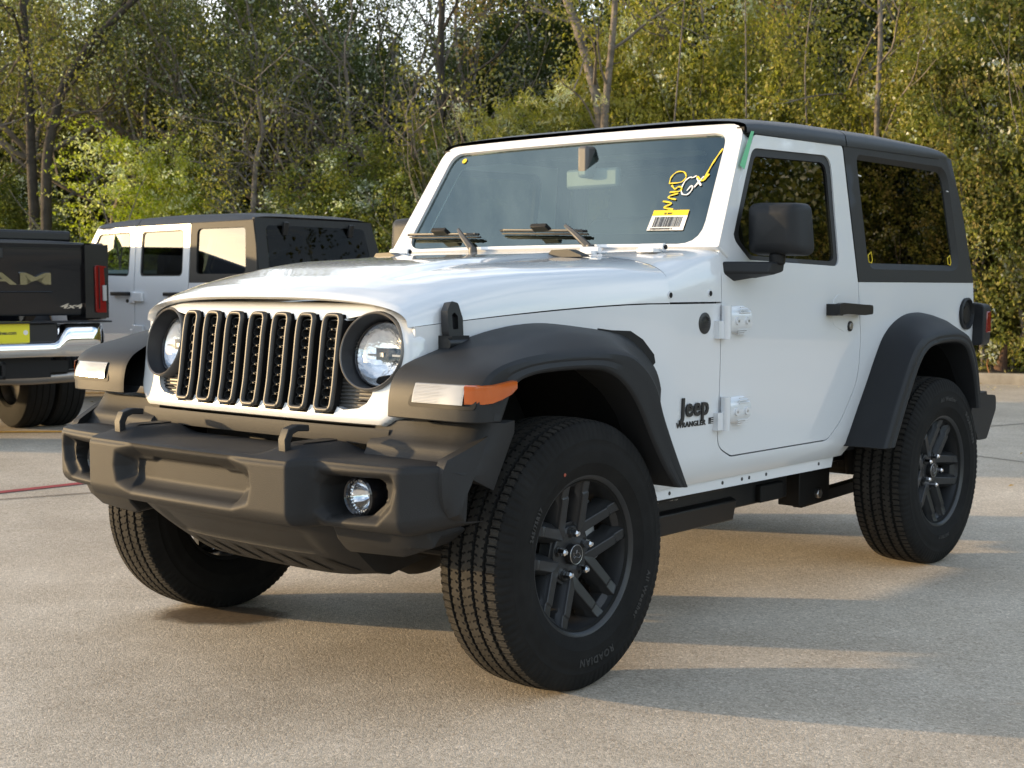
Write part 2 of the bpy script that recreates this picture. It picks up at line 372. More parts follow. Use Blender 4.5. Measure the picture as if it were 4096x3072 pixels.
def build_car():
    car = empty('off_road_car'); tag(car, 'white two-door off-road car with black hardtop, parked nearest in front', 'car')
    # ---- body tub: sides with the door openings, sill, floor, rear
    # tub side outline, going round the door from its lower part only
    low = [(-1.911, 1.18), (-1.942, .96), (-1.930, .797), (-1.803, .640), (-1.70, .574), (-.998, .576), (-.902, .617), (-.902, 1.109)]
    low = roundpoly([(-1.911, 1.183)]+low[1:-1]+[(-.902, 1.109)], [0, .2, .2, .25, .09, .04, .07, 0])
    xs = np.linspace(-.85, .40, 12)
    seam = [(x, float(seam_z(x))-.004) for x in xs]
    rest = [(.40, .80), (.36, .90), (.22, .965), (-.15, .97), (-.32, .86), (-.50, .60), (-.56, .497), (-1.885, .497), (-1.93, .56), (-2.05, .75), (-2.2, .90), (-2.35, .96), (-2.70, .96), (-2.86, .80), (-2.93, .58), (-3.03, .58), (-3.062, .75), (-3.058, 1.0), (-3.042, 1.183)]
    side = np.array(list(low)+seam+rest)
    tub = MB()
    for s in (1, -1):
        v, f = plate(side, [], fside(), .012, .06); tub.add(v*np.array([1, s, 1]), f, WHITE)
        v, f = plate([(-.907, 1.31), (-1.20, 1.705), (-1.88, 1.715), (-1.94, .96), (-1.93, .6), (-1.7, .565), (-.95, .57), (-.89, .62)], [DWIN], fside(-.022), .004, .12); tub.add(v*np.array([1, s, 1]), f, BLACK)
        v, f = plate([(-.50, .499), (-1.84, .499), (-1.825, .456), (-.50, .462)], [], lambda uv: (np.stack([uv[:, 0], np.full(len(uv), .727), uv[:, 1]], 1), np.array([0, 1., 0])), .004, .2); tub.add(v*np.array([1, s, 1]), f, WHITE)
        for bx in (-.60, -.69, -1.02, -1.15, -1.20, -1.32, -1.72):
            tub.addg(cyl((bx, s*.7265, .4785), (bx, s*.7285, .4785), .0065, 10), INK)
        for bx, bz in ((-.602, 1.137), (-.836, 1.142)):
            yy = float(yside(bx, 1.12))-.004; tub.addg(cyl((bx, s*(yy-.01), bz), (bx, s*(yy+.005), bz), .012, 14), WHITE); tub.addg(cyl((bx, s*(yy), bz), (bx, s*(yy+.0062), bz), .009, 12), BLACK)
    tub.addg(box((-1.75, 0, .53), (2.55, 1.38, .06)), BLACK); tub.addg(box((-2.98, 0, .88), (.10, 1.46, .62)), WHITE)
    tub.addg(box((-.88, 0, .84), (.03, 1.45, .55)), BLACK); tub.addg(box((-.30, 0, .78), (1.2, .9, .36)), BLACK)
    tub.build('body_tub', car)
    # cowl
    P = np.array([hood_sec(x, cowl=True) for x in np.linspace(-.607, -.905, 16)])
    one('cowl', grid(P), WHITE, car, ang=50)
    cv = MB()
    for k in range(22): cv.addg(box((-.70-.0055*k, 0, 1.258+.0003*k), (.003, .66, .012)), SATIN)
    cv.addg(box((-.76, 0, 1.258), (.14, .70, .022)), BLACK); cv.build('cowl_vent', car)
    # ---- hood with latches, nozzles and rest pads
    xs = np.concatenate([np.linspace(.452, .36, 14), np.linspace(.34, -.598, 40)])
    P = np.array([hood_sec(x) for x in xs]); d = .034*(np.abs(P[:, :, 1])/.612)**2*np.clip((xs+.1)/.55, 0, 1)[:, None]; P[:, :, 0] -= d
    lip = P[0].copy(); lip[:, 0] -= .03; lip[:, 2] -= .007; P = np.concatenate([lip[None], P]); edge = P[-1].copy(); edge[:, 2] -= .03; P = np.concatenate([P, edge[None]])
    hood = one('hood', grid(P), WHITE, car, ang=55)
    for s in (1, -1):
        lt = MB(); R = rotz(-.19*s)
        o2 = roundpoly([(-.026, 0), (-.030, .055), (-.016, .098), (.012, .104), (.030, .078), (.034, .02), (.030, 0)], .01)
        o3 = roundpoly([(-.008, .025), (-.010, .062), (.002, .072), (.013, .066), (.015, .025)], .004)
        def fm(uv, oy=.018): return np.stack([.286+uv[:, 0], np.full(len(uv), .650+oy)-.12*(uv[:, 1]), 1.020+uv[:, 1]], 1), np.array([0, 1., .12])
        lt.addg(plate(o2, [o3], fm, .026, .03), SATIN); lt.addg(plate(o3, [], lambda u: fm(u, .006), .01, .03), BLACKGLOSS)
        lt.addg(box((.286, .655, 1.006), (.074, .05, .042)), SATIN); lt.addg(cyl((.24, .668, 1.005), (.332, .668, 1.005), .017, 12), SATIN)
        lt.build('hood_latch', hood, bev=.004, mirror=(s < 0))
    for y0, s in ((.42, 1), (-.42, 1)):
        hb = MB(); oy = roundpoly([(-.07, 0), (-.05, .024), (.02, .026), (.075, .006), (.08, 0)], .008)
        hb.addg(prism(oy, lambda p, k: np.stack([np.full(len(p), -.545+.045*k), y0+p[:, 0], 1.262+p[:, 1]], 1)), SATIN); hb.build('hood_rest_pad', hood, bev=.004)
    # ---- windshield frame, glass, marks
    outer = roundpoly([(-.782, -.012), (-.716, .506), (.716, .506), (.782, -.012)], [.01, .075, .075, .01])
    hole = roundpoly([(-.705, 0), (-.659, .468), (.659, .468), (.705, 0)], [.085, .06, .06, .085])
    wf = one('windshield_frame', plate(outer, [hole], fws(.008), .075, .05), WHITE, car, bev=.018, seg=4)
    gls = one('windshield', plate(hole, [], fws(-.004), 0, .08), WSGLASS, car)
    inner = roundpoly([(-.632, .052), (-.594, .408), (.594, .408), (.632, .052)], .05)
    one('ceramic_border', plate(hole, [inner], fws(-.006), .001, .06), FRIT, gls)
    st = MB()
    st.addg(plate([(.460, .062), (.462, .146), (.609, .146), (.611, .062)], [], fws(.0), .0006, .05), PAPER)
    st.addg(plate([(.462, .124), (.462, .1465), (.609, .1465), (.609, .124)], [], fws(.0008), .0006, .05), YPAPER)
    x = .478
    while x < .592:
        w = random.choice((.0012, .0018, .003)); st.addg(plate([(x, .076), (x, .118), (x+w, .118), (x+w, .076)], [], fws(.0008), .0005, .1), INK); x += w+random.choice((.0014, .002, .0028))
    st.addg(text_mesh('1C4PJXAN3RW197620  0', .0085, lambda u: fws(.0008)(u+np.array([.472, .065])), .0004, .0004), INK)
    st.addg(text_mesh('15  RW', .010, lambda u: fws(.0014)(u+np.array([.51, .128])), .0004, .0004), INK)
    st.build('barcode_sticker', gls, ang=0)
    def stroke(pts, w, m, mb, close=False):
        pts = np.array(pts, float); q = [pts[0]]
        for a, b in zip(pts[:-1], pts[1:]): q += [a+(b-a)*k/6 for k in range(1, 7)]
        q = np.array(q)
        for _ in range(5): q[1:-1] = (q[:-2]+2*q[1:-1]+q[2:])/4
        P, N = fws(.0)(q)
        ww = w*(1+.25*np.sin(np.arange(len(q))*.9)); mb.addg(ribbon(P, N, ww), m)
    def ribbon(P, N, w):
        t = np.gradient(P, axis=0); t /= np.linalg.norm(t, axis=1)[:, None]+1e-9; s = np.cross(t, N); return grid(np.stack([P-s*w[:, None]/2, P+s*w[:, None]/2], 1))
    wr = MB()  # hand writing in glass marker, running up the pane
    def up(seq, o, sc=(1, 1)): return [(o[0]+sc[0]*a, o[1]+sc[1]*b) for a, b in seq]
    W = .0062
    stroke(up([(.052, 0), (0, .008), (.046, .026), (-.004, .036)], (.488, .150)), W, YELLOWINK, wr)            # N
    stroke(up([(.040, 0), (.006, .006), (.004, .016), (.040, .026)], (.497, .192)), W, YELLOWINK, wr)           # U
    stroke(up([(.002, 0), (.048, .002), (.046, .02), (.028, .024), (.020, .010), (.0, .030)], (.497, .224)), W, YELLOWINK, wr)  # R
    stroke(up([(.0, 0), (.052, .002), (.064, .026), (.046, .050), (.014, .052), (-.004, .028), (.0, 0)], (.484, .262)), W*.8, YELLOWINK, wr)  # D
    stroke(up([(.052, .03), (.038, .02), (.028, .026), (.012, .012), (.006, -.02), (.018, -.05), (.044, -.052), (.056, -.026), (.046, -.008), (.034, -.034)], (.535, .262)), W*.8, WHITEINK, wr)  # G
    stroke(up([(0, 0), (.024, .046)], (.594, .242)), W, WHITEINK, wr); stroke(up([(.026, .004), (-.002, .036)], (.594, .244)), W, WHITEINK, wr)
    stroke([(.656, .405), (.643, .37), (.632, .33), (.622, .275)], W, YELLOWINK, wr); stroke([(.590, .288), (.606, .276), (.620, .268)], W*1.2, YELLOWINK, wr); stroke([(.636, .298), (.630, .282), (.620, .268)], W*1.2, YELLOWINK, wr)
    wr.build('marker_writing', gls, ang=0)
    one('round_sticker', plate([(-.590+.012*math.cos(a), .434+.012*math.sin(a)) for a in np.linspace(0, 6.283, 17)[:-1]], [], fws(.0), .0005, .1), YPAPER, gls)
    # tape across the gap between the pillar and the door
    def ftape(uv):
        P = np.stack([uv[:, 0], yside(uv[:, 0], uv[:, 1])+.011, uv[:, 1]], 1); return P, np.array([0, 1., .1])
    one('masking_tape', plate([(-1.168, 1.712), (-1.188, 1.712), (-1.100, 1.572), (-1.072, 1.585)], [], ftape, .0008, .05), GREEN, wf)
    for s, m in ((1, 1), (-1, -1)):
        h = MB(); yy = .60*s; h.addg(cyl((-.755, yy-.045, 1.297), (-.755, yy+.055, 1.297), .0135, 14), WHITE); h.addg(box((-.735, yy+.005, 1.286), (.05, .07, .014)), WHITE); h.addg(cyl((-.755, yy+.055, 1.297), (-.755, yy+.062, 1.297), .008, 10), BLACK); h.build('windshield_hinge', wf, bev=.002)
    h = MB(); h.addg(cyl((-.70, .345, 1.290), (-.70, .425, 1.290), .012, 12), WHITE); h.addg(box((-.688, .385, 1.281), (.05, .06, .012)), WHITE); h.build('windshield_hinge', wf, bev=.002)
    # wipers
    for y0, y1, py, pw in ((-.711, -.309, -.293, -.408), (-.205, .217, .272, .127)):
        w = MB(); z = lambda y, v, o: fws(o)(np.array([[y, v]]))[0][0]
        a, b, mid = z(y0, .064, .02), z(y1, .050, .02), z((y0+y1)/2, .060, .03)
        w.addg(tube([a, (a+b)/2, b], .0052, 8), BLACK); w.addg(tube([z(y0, .060, .006), z(y1, .046, .006)], .0045, 6), SEAL)
        w.addg(sweep([a+(b-a)*t for t in np.linspace(.04, .96, 8)], [(-.005, 0), (.005, 0), (.004, .007), (-.002, .010)], up=WN), GREYTRIM)
        w.addg(box(mid+WN*.006, (.034, .075, .016), roty(-.55)), BLACK)
        piv = np.array([-.845, py, 1.302]); tip = z(pw, .062, .045); el = piv+(tip-piv)*.55+WN*.018
        w.addg(sweep([piv, piv+(el-piv)*.5, el, tip], [(-.012, -.005), (.012, -.005), (.008, .006), (-.008, .006)], up=WN, scale=[1.2, 1.1, .9, .6]), GREYTRIM)
        w.addg(cyl(piv-np.array([0, 0, .04]), piv+np.array([0, 0, .012]), .022, 14, .015), GREYTRIM); w.addg(box(piv+np.array([.015, .05, -.036]), (.06, .17, .02)), SATIN)
        w.build('wiper', car, bev=.002)
    # ---- doors
    for s in (1, -1):
        mi = s < 0
        d = MB().addg(plate(DOOR, [DWIN], fside(), .03, .05), WHITE).build('door', car, mirror=mi)
        DG = roundpoly([(-1.125, 1.274), (-1.040, 1.335), (-1.205, 1.628), (-1.735, 1.640), (-1.735, 1.262)], [.03, .04, .04, .05, .04])
        MB().addg(plate(DWIN, [DG], fside(-.006), .02, .06), SEAL).build('window_seal', d, mirror=mi, bev=.003)
        MB().addg(plate(DG, [], fside(-.014), 0, .1), TINT).build('window', d, mirror=mi)
        hd = MB(); yy = float(yside(-1.75, 1.07))
        hd.addg(plate(roundpoly([(-1.648, 1.058), (-1.648, 1.100), (-1.68, 1.105), (-1.84, 1.097), (-1.925, 1.093), (-1.927, 1.058), (-1.86, 1.055), (-1.72, 1.062)], .012), [], lambda u: (np.stack([u[:, 0], yy+.058+.0*u[:, 0], u[:, 1]], 1), np.array([0, 1., 0])), .022, .05), SATIN)
        hd.addg(box((-1.675, yy+.02, 1.078), (.05, .05, .044)), SATIN); hd.addg(box((-1.895, yy+.02, 1.076), (.055, .05, .038)), SATIN); hd.build('door_handle', d, mirror=mi, bev=.006, seg=3)
        MB().addg(plate(roundpoly([(-1.70, 1.02), (-1.70, 1.11), (-1.74, 1.135), (-1.83, 1.135), (-1.86, 1.11), (-1.86, 1.02), (-1.80, .99)], .03), [], fside(.0015), .002, .05), WHITE).build('handle_recess', d, mirror=mi, bev=.001)
        lk = MB(); lk.addg(cyl((-1.841, yy-.005, 1.012), (-1.841, yy+.006, 1.012), .020, 18), SATIN); lk.addg(cyl((-1.841, yy, 1.012), (-1.841, yy+.009, 1.012), .013, 16), STEEL); lk.build('door_lock', d, mirror=mi, bev=.001)
        for hz, hx in ((1.050, -.995), (.738, -1.005)):
            h = MB(); y0 = float(yside(hx, hz))
            o = roundpoly([(hx+.075, .045), (hx+.075, -.012), (hx+.050, -.040), (hx-.045, -.050), (hx-.068, -.02), (hx-.068, .035), (hx-.05, .05)], .012)
            h.addg(plate(o, [], lambda u: (np.stack([u[:, 0], y0+.028-.03*np.abs(u[:, 1]/.05)**3, hz+u[:, 1]], 1), np.array([0, 1., 0])), .03, .02), WHITE)
            h.addg(cyl((hx+.085, y0+.018, hz-.062), (hx+.085, y0+.018, hz+.052), .017, 16), WHITE); h.addg(box((hx+.105, y0+.006, hz-.030), (.055, .026, .060)), WHITE)
            for q in range(3): h.addg(box((hx-.025, y0+.026, hz+.026+.009*q), (.07, .006, .003)), WHITE); h.addg(box((hx-.025, y0+.020, hz-.033-.007*q), (.07, .006, .003)), WHITE)
            for bx in (.03, -.035): h.addg(cyl((hx+bx, y0+.02, hz-.002), (hx+bx, y0+.034, hz-.002), .013, 14), WHITE); h.addg(cyl((hx+bx, y0+.03, hz-.002), (hx+bx, y0+.0352, hz-.002), .005, 6), STEEL)
            h.build('door_hinge', d, mirror=mi, bev=.003)
        mr = MB()   # mirror: housing, arm, glass
        Ys = np.linspace(0, 1, 9); secs = []
        for t, k in ((0, .55), (.03, .85), (.07, .95), (.16, 1.0), (.28, 1.0)):
            o = roundpoly([(.784, 1.274), (.782, 1.456), (.975, 1.450), (.990, 1.270)], .032, 6); cc = o.mean(0); o = cc+(o-cc)*(k if t < .1 else 1)
            secs.append(np.stack([np.full(len(o), -1.045-t*.38-.03*np.clip((o[:, 0]-.90)/.10, 0, 1)), o[:, 0], o[:, 1]], 1))
        mr.addg(capped(np.array(secs)), FLARE)
        mr.addg(capped(np.array([np.stack([np.array([-.93, -1.03, -1.05, -.95, -.92])*0+np.array([-.915, -1.03, -1.03, -.98, -.915])+t*np.array([-.12, -.10, -.09, -.09, -.10]), np.full(5, .770+t*.13), np.array([1.250, 1.250, 1.215, 1.178+t*.03, 1.21])+0*t], 1) for t in (0, .5, 1)])), FLARE)
        mr.addg(cyl((-1.10, .885, 1.24), (-1.10, .885, 1.28), .028, 14), BLACK)
        mr.build('door_mirror', d, mirror=mi, bev=.008, seg=3, ang=45)
    # ---- hardtop
    def roof(x0, x1, n):
        out = []
        for x in np.linspace(x0, x1, n):
            zt = float(smooth_interp(np.array([x]), [-1.13, -1.16, -1.25, -1.6, -2.2, -2.7, -2.85, -2.93], [1.752, 1.765, 1.782, 1.802, 1.812, 1.802, 1.790, 1.765], .08)[0]); zl = np.interp(x, [-2.9, -1.16], [1.742, 1.722])
            t = np.linspace(-1, 1, 41); t = np.sign(t)*(1-(1-np.abs(t))**1.6); r = np.abs(t); z = zl+(zt-zl)*np.clip(1-r**5, 0, 1)**(1/3.)
            z = z-.012*sstep(.60, .66, r)*sstep(.74, .68, r)*0; Y = .728 if x > -2.7 else .728-.02*((-x-2.7)/.2)**2
            sec = np.stack([np.full(41, x), Y*t, z], 1); lo = sec[[0, -1]].copy(); lo[:, 2] -= .016; inn = lo.copy(); inn[:, 1] *= .97; inn[:, 2] -= .002
            out.append(np.concatenate([inn[:1], lo[:1], sec, lo[1:], inn[1:]]))
        return grid(np.array(out))
    ht = one('hardtop', roof(-1.902, -2.915, 20), ROOF, car, ang=50)
    one('freedom_panel', roof(-1.150, -1.895, 16), ROOF, ht, ang=50).name = 'roof_panel'
    for s in (1, -1): one('drip_rail', box((-2.02, .705*s, 1.713), (1.75, .03, .026)), BLACK, ht)  # black rail that also paints in the shadow gap under the roof lip
    QP = [(-1.878, 1.716), (-1.911, 1.184), (-3.040, 1.184), (-2.985, 1.50), (-2.905, 1.735)]
    QG = roundpoly([(-1.992, 1.672), (-2.020, 1.262), (-2.872, 1.262), (-2.826, 1.672)], [.03, .05, .06, .08])
    QR = roundpoly([(-1.978, 1.690), (-2.005, 1.235), (-2.905, 1.235), (-2.850, 1.692)], [.04, .06, .08, .09])
    for s in (1, -1):
        mi = s < 0
        q = MB().addg(plate(QP, [QR], fside(.002), .02, .06), ROOFSIDE)
        # sloping recess round the pane
        def ringP(k): o = QR if k == 0 else QG; P, N = fside(.002 if k == 0 else -.018)(np.asarray(o)); return P
        a = ringP(0); b = ringP(1); q.addg(grid(np.stack([a, b], 1), cu=True), ROOFSIDE); q.build('hardtop_side', ht, mirror=mi, bev=.003)
        MB().addg(plate(QG, [], fside(-.017), 0, .12), TINT).build('quarter_window', ht, mirror=mi)
        for cx, cz in ((-2.065, 1.262), (-2.835, 1.262)):
            cl = MB(); pts = np.array([(0, 0), (.024, .004), (.026, .030), (-.004, .044), (-.010, .012)])+np.array([cx, cz]); P, _ = fside(-.013)(pts); cl.addg(sweep(P, circ(.0025, 5), closed=True, up=(0, 1, 0)), YPAPER); cl.build('window_clip', ht, mirror=mi)
        for cx, cz in ((-2.0, 1.605), (-2.86, 1.585)):
            cl = MB(); P, _ = fside(-.004)(np.array([(cx-.018, cz), (cx+.018, cz+.004)])); cl.addg(tube(P, .003, 6), PAPER); cl.build('window_clip', ht, mirror=mi)
    rear = MB(); fr = lambda uv: (np.stack([-3.050+.27*(uv[:, 1]-1.184), uv[:, 0], uv[:, 1]], 1), np.array([-1., 0, .27]))
    rear.addg(plate([(-.76, 1.184), (.76, 1.184), (.70, 1.74), (-.70, 1.74)], [roundpoly([(-.66, 1.23), (.66, 1.23), (.60, 1.68), (-.60, 1.68)], .05)], fr, .03, .1), ROOFSIDE); rear.build('hardtop_rear', ht, bev=.01)
    one('rear_window', plate([(-.67, 1.22), (.67, 1.22), (.62, 1.69), (-.62, 1.69)], [], lambda u: (fr(u)[0]+np.array([.012, 0, 0]), fr(u)[1]), 0, .2), TINT, ht)
    return car
def build_front(car):
    # ---- grille: white surround with one large opening
    top = [(y, float(1.116-.030*np.clip((abs(y)-.40)/.16, 0, 1)**2-.040*np.clip((abs(y)-.52)/.08, 0, 1)**2)) for y in np.linspace(-.585, .585, 40)]
    outl = roundpoly([(.620, 1.025), (.627, .93), (.622, .815), (.55, .772), (-.55, .772), (-.622, .815), (-.627, .93), (-.620, 1.025)]+top, [.03, .1, .09, .05, .05, .09, .1, .03]+[0]*40)
    a = np.radians(np.linspace(118, -82, 26)); cr = [(HLY+HLR*math.cos(t), HLZ+HLR*math.sin(t)) for t in a]
    right = [(.36, 1.070)]+cr+[(.497, .862), (.483, .838), (.455, .822), (.40, .815)]
    bot = []; tp = []
    for k in range(7):   # scalloped top and bottom edges that follow the slots
        y = .109*(3-k)
        bot += [(y+.046, .822), (y+.038, .800), (y-.038, .800), (y-.046, .822)]
    for k in range(7):
        y = .109*(k-3); tp += [(y-.048, 1.066), (y-.038, 1.083), (y+.038, 1.083), (y+.048, 1.066)]
    hole = right+bot+[(-y, z) for y, z in right[::-1]]+tp
    gm = MB().addg(plate(outl, [hole], fgr(0, outl, .030), .03, .009), WHITE)
    P = fgr(0, outl, .030)(outl)[0]; Q = P.copy(); Q[:, 0] = .384; Q[:, 1] = np.where(np.abs(Q[:, 1]) > .55, np.sign(Q[:, 1])*np.minimum(np.abs(Q[:, 1]), .6145), Q[:, 1]); gm.addg(grid(np.stack([P, Q], 1), cu=True), WHITE)
    g = gm.build('grille', car, ang=40, bev=.003)
    one('grille_backing', plate([(-.365, .80), (.365, .80), (.365, 1.07), (-.365, 1.07)], [], fgr(-.055), .01, .06), BLACK, g)
    for s in (1, -1):   # ribbed corner panels
        r = MB()
        def yend(z): return min(.487+.35*(z-.83) if z > .83 else .44+1.6*(z-.80), HLY-math.sqrt(max(0, (HLR-.004)**2-(z-HLZ)**2)) if abs(z-HLZ) < HLR-.004 else 9)
        zz = np.linspace(.803, .945, 16); o = [(.355, .803)]+[(yend(z), z) for z in zz]+[(.355, .945)]
        r.addg(plate(o, [], fgr(-.024), .006, .05), GREYTRIM)
        for k in range(12):
            z = .814+.0105*k; r.addg(tube(fgr(-.019)(np.array([(.36, z), (yend(z)-.003, z)]))[0], .003, 6), GREYTRIM)
        r.build('grille_corner_panel', g, mirror=s < 0)
    sec = np.array([(-.0065, -.004), (.0065, -.004), (.006, .004), (.003, .0075), (-.003, .0075), (-.006, .004)]); wall = np.array([(-.0056, -.028), (.0056, -.028), (.0056, -.003), (-.0056, -.003)])
    for k in range(7):
        yc = .109*(k-3); m = MB(); zb, zt = .812, 1.082; hw = .0315
        o = densify(roundpoly([(yc-hw, zb), (yc+hw, zb), (yc+hw, .98), (yc+hw, zt), (yc-hw, zt), (yc-hw, .98)], [.018, .018, .001, .022, .022, .001]), .012)
        if abs(k-3) == 3:   # outer slots give way to the round lamps
            sg = np.sign(k-3); d = np.hypot(o[:, 0]-sg*HLY, o[:, 1]-HLZ); lim = HLR+.012; cut = d < lim
            o[cut] = np.stack([sg*HLY, HLZ]+0*o[cut], 1) if False else np.array([sg*HLY, HLZ])+(o[cut]-np.array([sg*HLY, HLZ]))/d[cut][:, None]*lim
        P, _ = fgr(.010)(o); m.addg(sweep(P, sec, closed=True, up=(1, 0, 0)), GREYTRIM); m.addg(sweep(P, wall, closed=True, up=(1, 0, 0)), SATIN)
        for i in range(9):   # honeycomb insert
            z = .832+.0278*i; cx = yc; w_ = .0255; h_ = .0120
            if abs(k-3) == 3 and .90 < z < 1.06: w_ = .020; cx = yc-np.sign(k-3)*.005
            oc = [(cx-w_, z-h_*.4), (cx-w_*.65, z-h_), (cx+w_*.65, z-h_), (cx+w_, z-h_*.4), (cx+w_, z+h_*.4), (cx+w_*.65, z+h_), (cx-w_*.65, z+h_), (cx-w_, z+h_*.4)]
            m.addg(sweep(fgr(-.004)(np.array(oc))[0], [(-.0014, -.02), (.0014, -.02), (.0014, .002), (-.0014, .002)], closed=True, up=(1, 0, 0)), MESHTRIM)
            if i < 8: m.addg(box(fgr(-.006)(np.array([(cx, z+.0139)]))[0][0], (.02, .005, .004)), MESHTRIM)
        m.build('grille_slot', g, ang=50)
    rd = MB()
    for i in range(24): rd.addg(box((.405-.0, 0, .815+.0105*i), (.004, .78, .003)), GREYTRIM)
    rd.build('radiator_fins', g)
    # ---- headlights
    for s in (1, -1):
        ax = np.array([.968, .125, .215]); o = np.array([float(grx(np.array([HLZ]))[0])-.004, HLY, HLZ]); hl = MB()
        hl.addg(lathe([(.1135, -.03), (.1135, -.002), (.112, .004), (.109, .0060), (.1062, .003)], 64, o, ax), RINGLIP); hl.addg(lathe([(.1062, .003), (.104, -.01), (.097, -.052), (.090, -.056)], 64, o, ax), BEZEL)
        h = hl.build('headlight', car, mirror=s < 0, ang=45)
        b = MB(); b.addg(lathe([(.0965, -.048), (.093, -.043), (.090, -.046), (.089, -.06)], 48, o, ax), BLACKGLOSS); b.build('lamp_ring', h, mirror=s < 0)
        b = MB(); b.addg(lathe([(.090, -.050), (.082, -.060), (.066, -.070), (.040, -.077), (.0, -.079)], 48, o, ax), REFLECTOR)
        b.addg(box(o+ax*-.068+np.array([0, .0, .004]), (.03, .05, .034)), BLACKGLOSS); b.addg(box(o+ax*-.058, (.02, .014, .012)), STEEL); b.addg(box(o+ax*-.066, (.012, .15, .006)), CHROME)
        b.build('reflector', h, mirror=s < 0, ang=20)
        b = MB(); b.addg(lathe([(.0905, -.046), (.080, -.034), (.058, -.024), (.03, -.019), (.0, -.018)], 40, o, ax), LENSGLASS); b.build('lens', h, mirror=s < 0, ang=60)
    # ---- trim below the grille
    t = MB(); P = fgr(0)(np.array([(y, .77) for y in np.linspace(-.57, .57, 30)]))[0]
    P = np.stack([P+np.array([-.012, 0, 0]), P+np.array([-.008, 0, -.012]), P+np.array([-.012, 0, -.046]), P+np.array([-.10, 0, -.060])], 1); t.addg(grid(P), PLASTIC); t.build('grille_lower_trim', car, ang=30)

def flare(R, A, name, car, yin, front):
    R = np.asarray(R, float); A = np.asarray(A, float)
    # resample the paths smoothly
    n = 70
    def rs(P):
        d = np.r_[0, np.cumsum(np.linalg.norm(np.diff(P, axis=0), axis=1))]; d /= d[-1]; t = np.linspace(0, 1, len(P)); u = np.linspace(0, 1, n)
        k = np.stack([np.interp(u, t, P[:, i]) for i in (0, 1)], 1)
        for _ in range(4): k[1:-1] = (k[:-2]+2*k[1:-1]+k[2:])/4
        return k
    R = rs(R); A = rs(A); u = np.linspace(0, 1, n); c = A.mean(0)
    N = R-A; N /= np.linalg.norm(N, axis=1)[:, None]
    topness = np.clip(N[:, 1], 0, 1)**(.9 if front else 1.5)
    secs = []
    for i in range(n):
        r, a, nn = R[i], A[i], N[i]; yi = yin(u[i], r); lift = .074*topness[i]*(1 if not front else .30+.70*float(sstep(.25, .52, u[i])))
        def p(q, y): return (q[0], y, q[1])
        e = np.array([0, 1.]); L = r+e*lift
        fr = front(u[i]) if front else 0.  # how far the outer corner is pulled in on the front face
        s = [p(L-nn*.004, yi-.02), p(L, yi), p(L*.86+r*.14, yi+(.862-yi)*.55), p(L*.62+r*.38, .868), p(L*.12+r*.88, .916), p(r-nn*.003, .931), p(r-nn*.016, .940)]
        m = r*.42+a*.58
        s += [p(r*.55+a*.45, .943), p(m, .941), p(m*.4+a*.6, .946), p(a+nn*.002, .944), p(a-nn*.004, .936), p(a-nn*.004, .90), p(a+nn*.012, .78), p(a+nn*.012, yi-.02)]
        s = np.array(s)
        if front:
            dx = .26*float(sstep(.42, .64, u[i]))*(1-.65*float(sstep(.70, 1, u[i]))); s[:4, 0] -= dx*np.array([1, 1, .42, .05]); s[-1, 0] -= dx*.6
        if fr: s[:, 0] -= fr*np.clip((s[:, 1]-.86)/.08, 0, 1)**2*.03
        secs.append(s)
    out = []
    for s, mi in ((1, False), (-1, True)):
        v, f = grid(np.array(secs)); nv = len(secs[0]); f.append(tuple(range(nv))); f.append(tuple(range((n-1)*nv, n*nv))[::-1])
        o = MB().add(v, f, FLARE).build(name, car, mirror=mi, ang=24, bev=.003, ba=40); out.append(o)
        # liner
        La = A.copy(); P = np.stack([np.stack([La[:, 0], np.full(n, yy), La[:, 1]], 1)+np.array([0, 0, dz]) for yy, dz in ((.905, .004), (.70, .02), (.42, .02))], 1)
        MB().addg(grid(P), LINER).build('wheel_well_liner', car, mirror=mi)
    return out

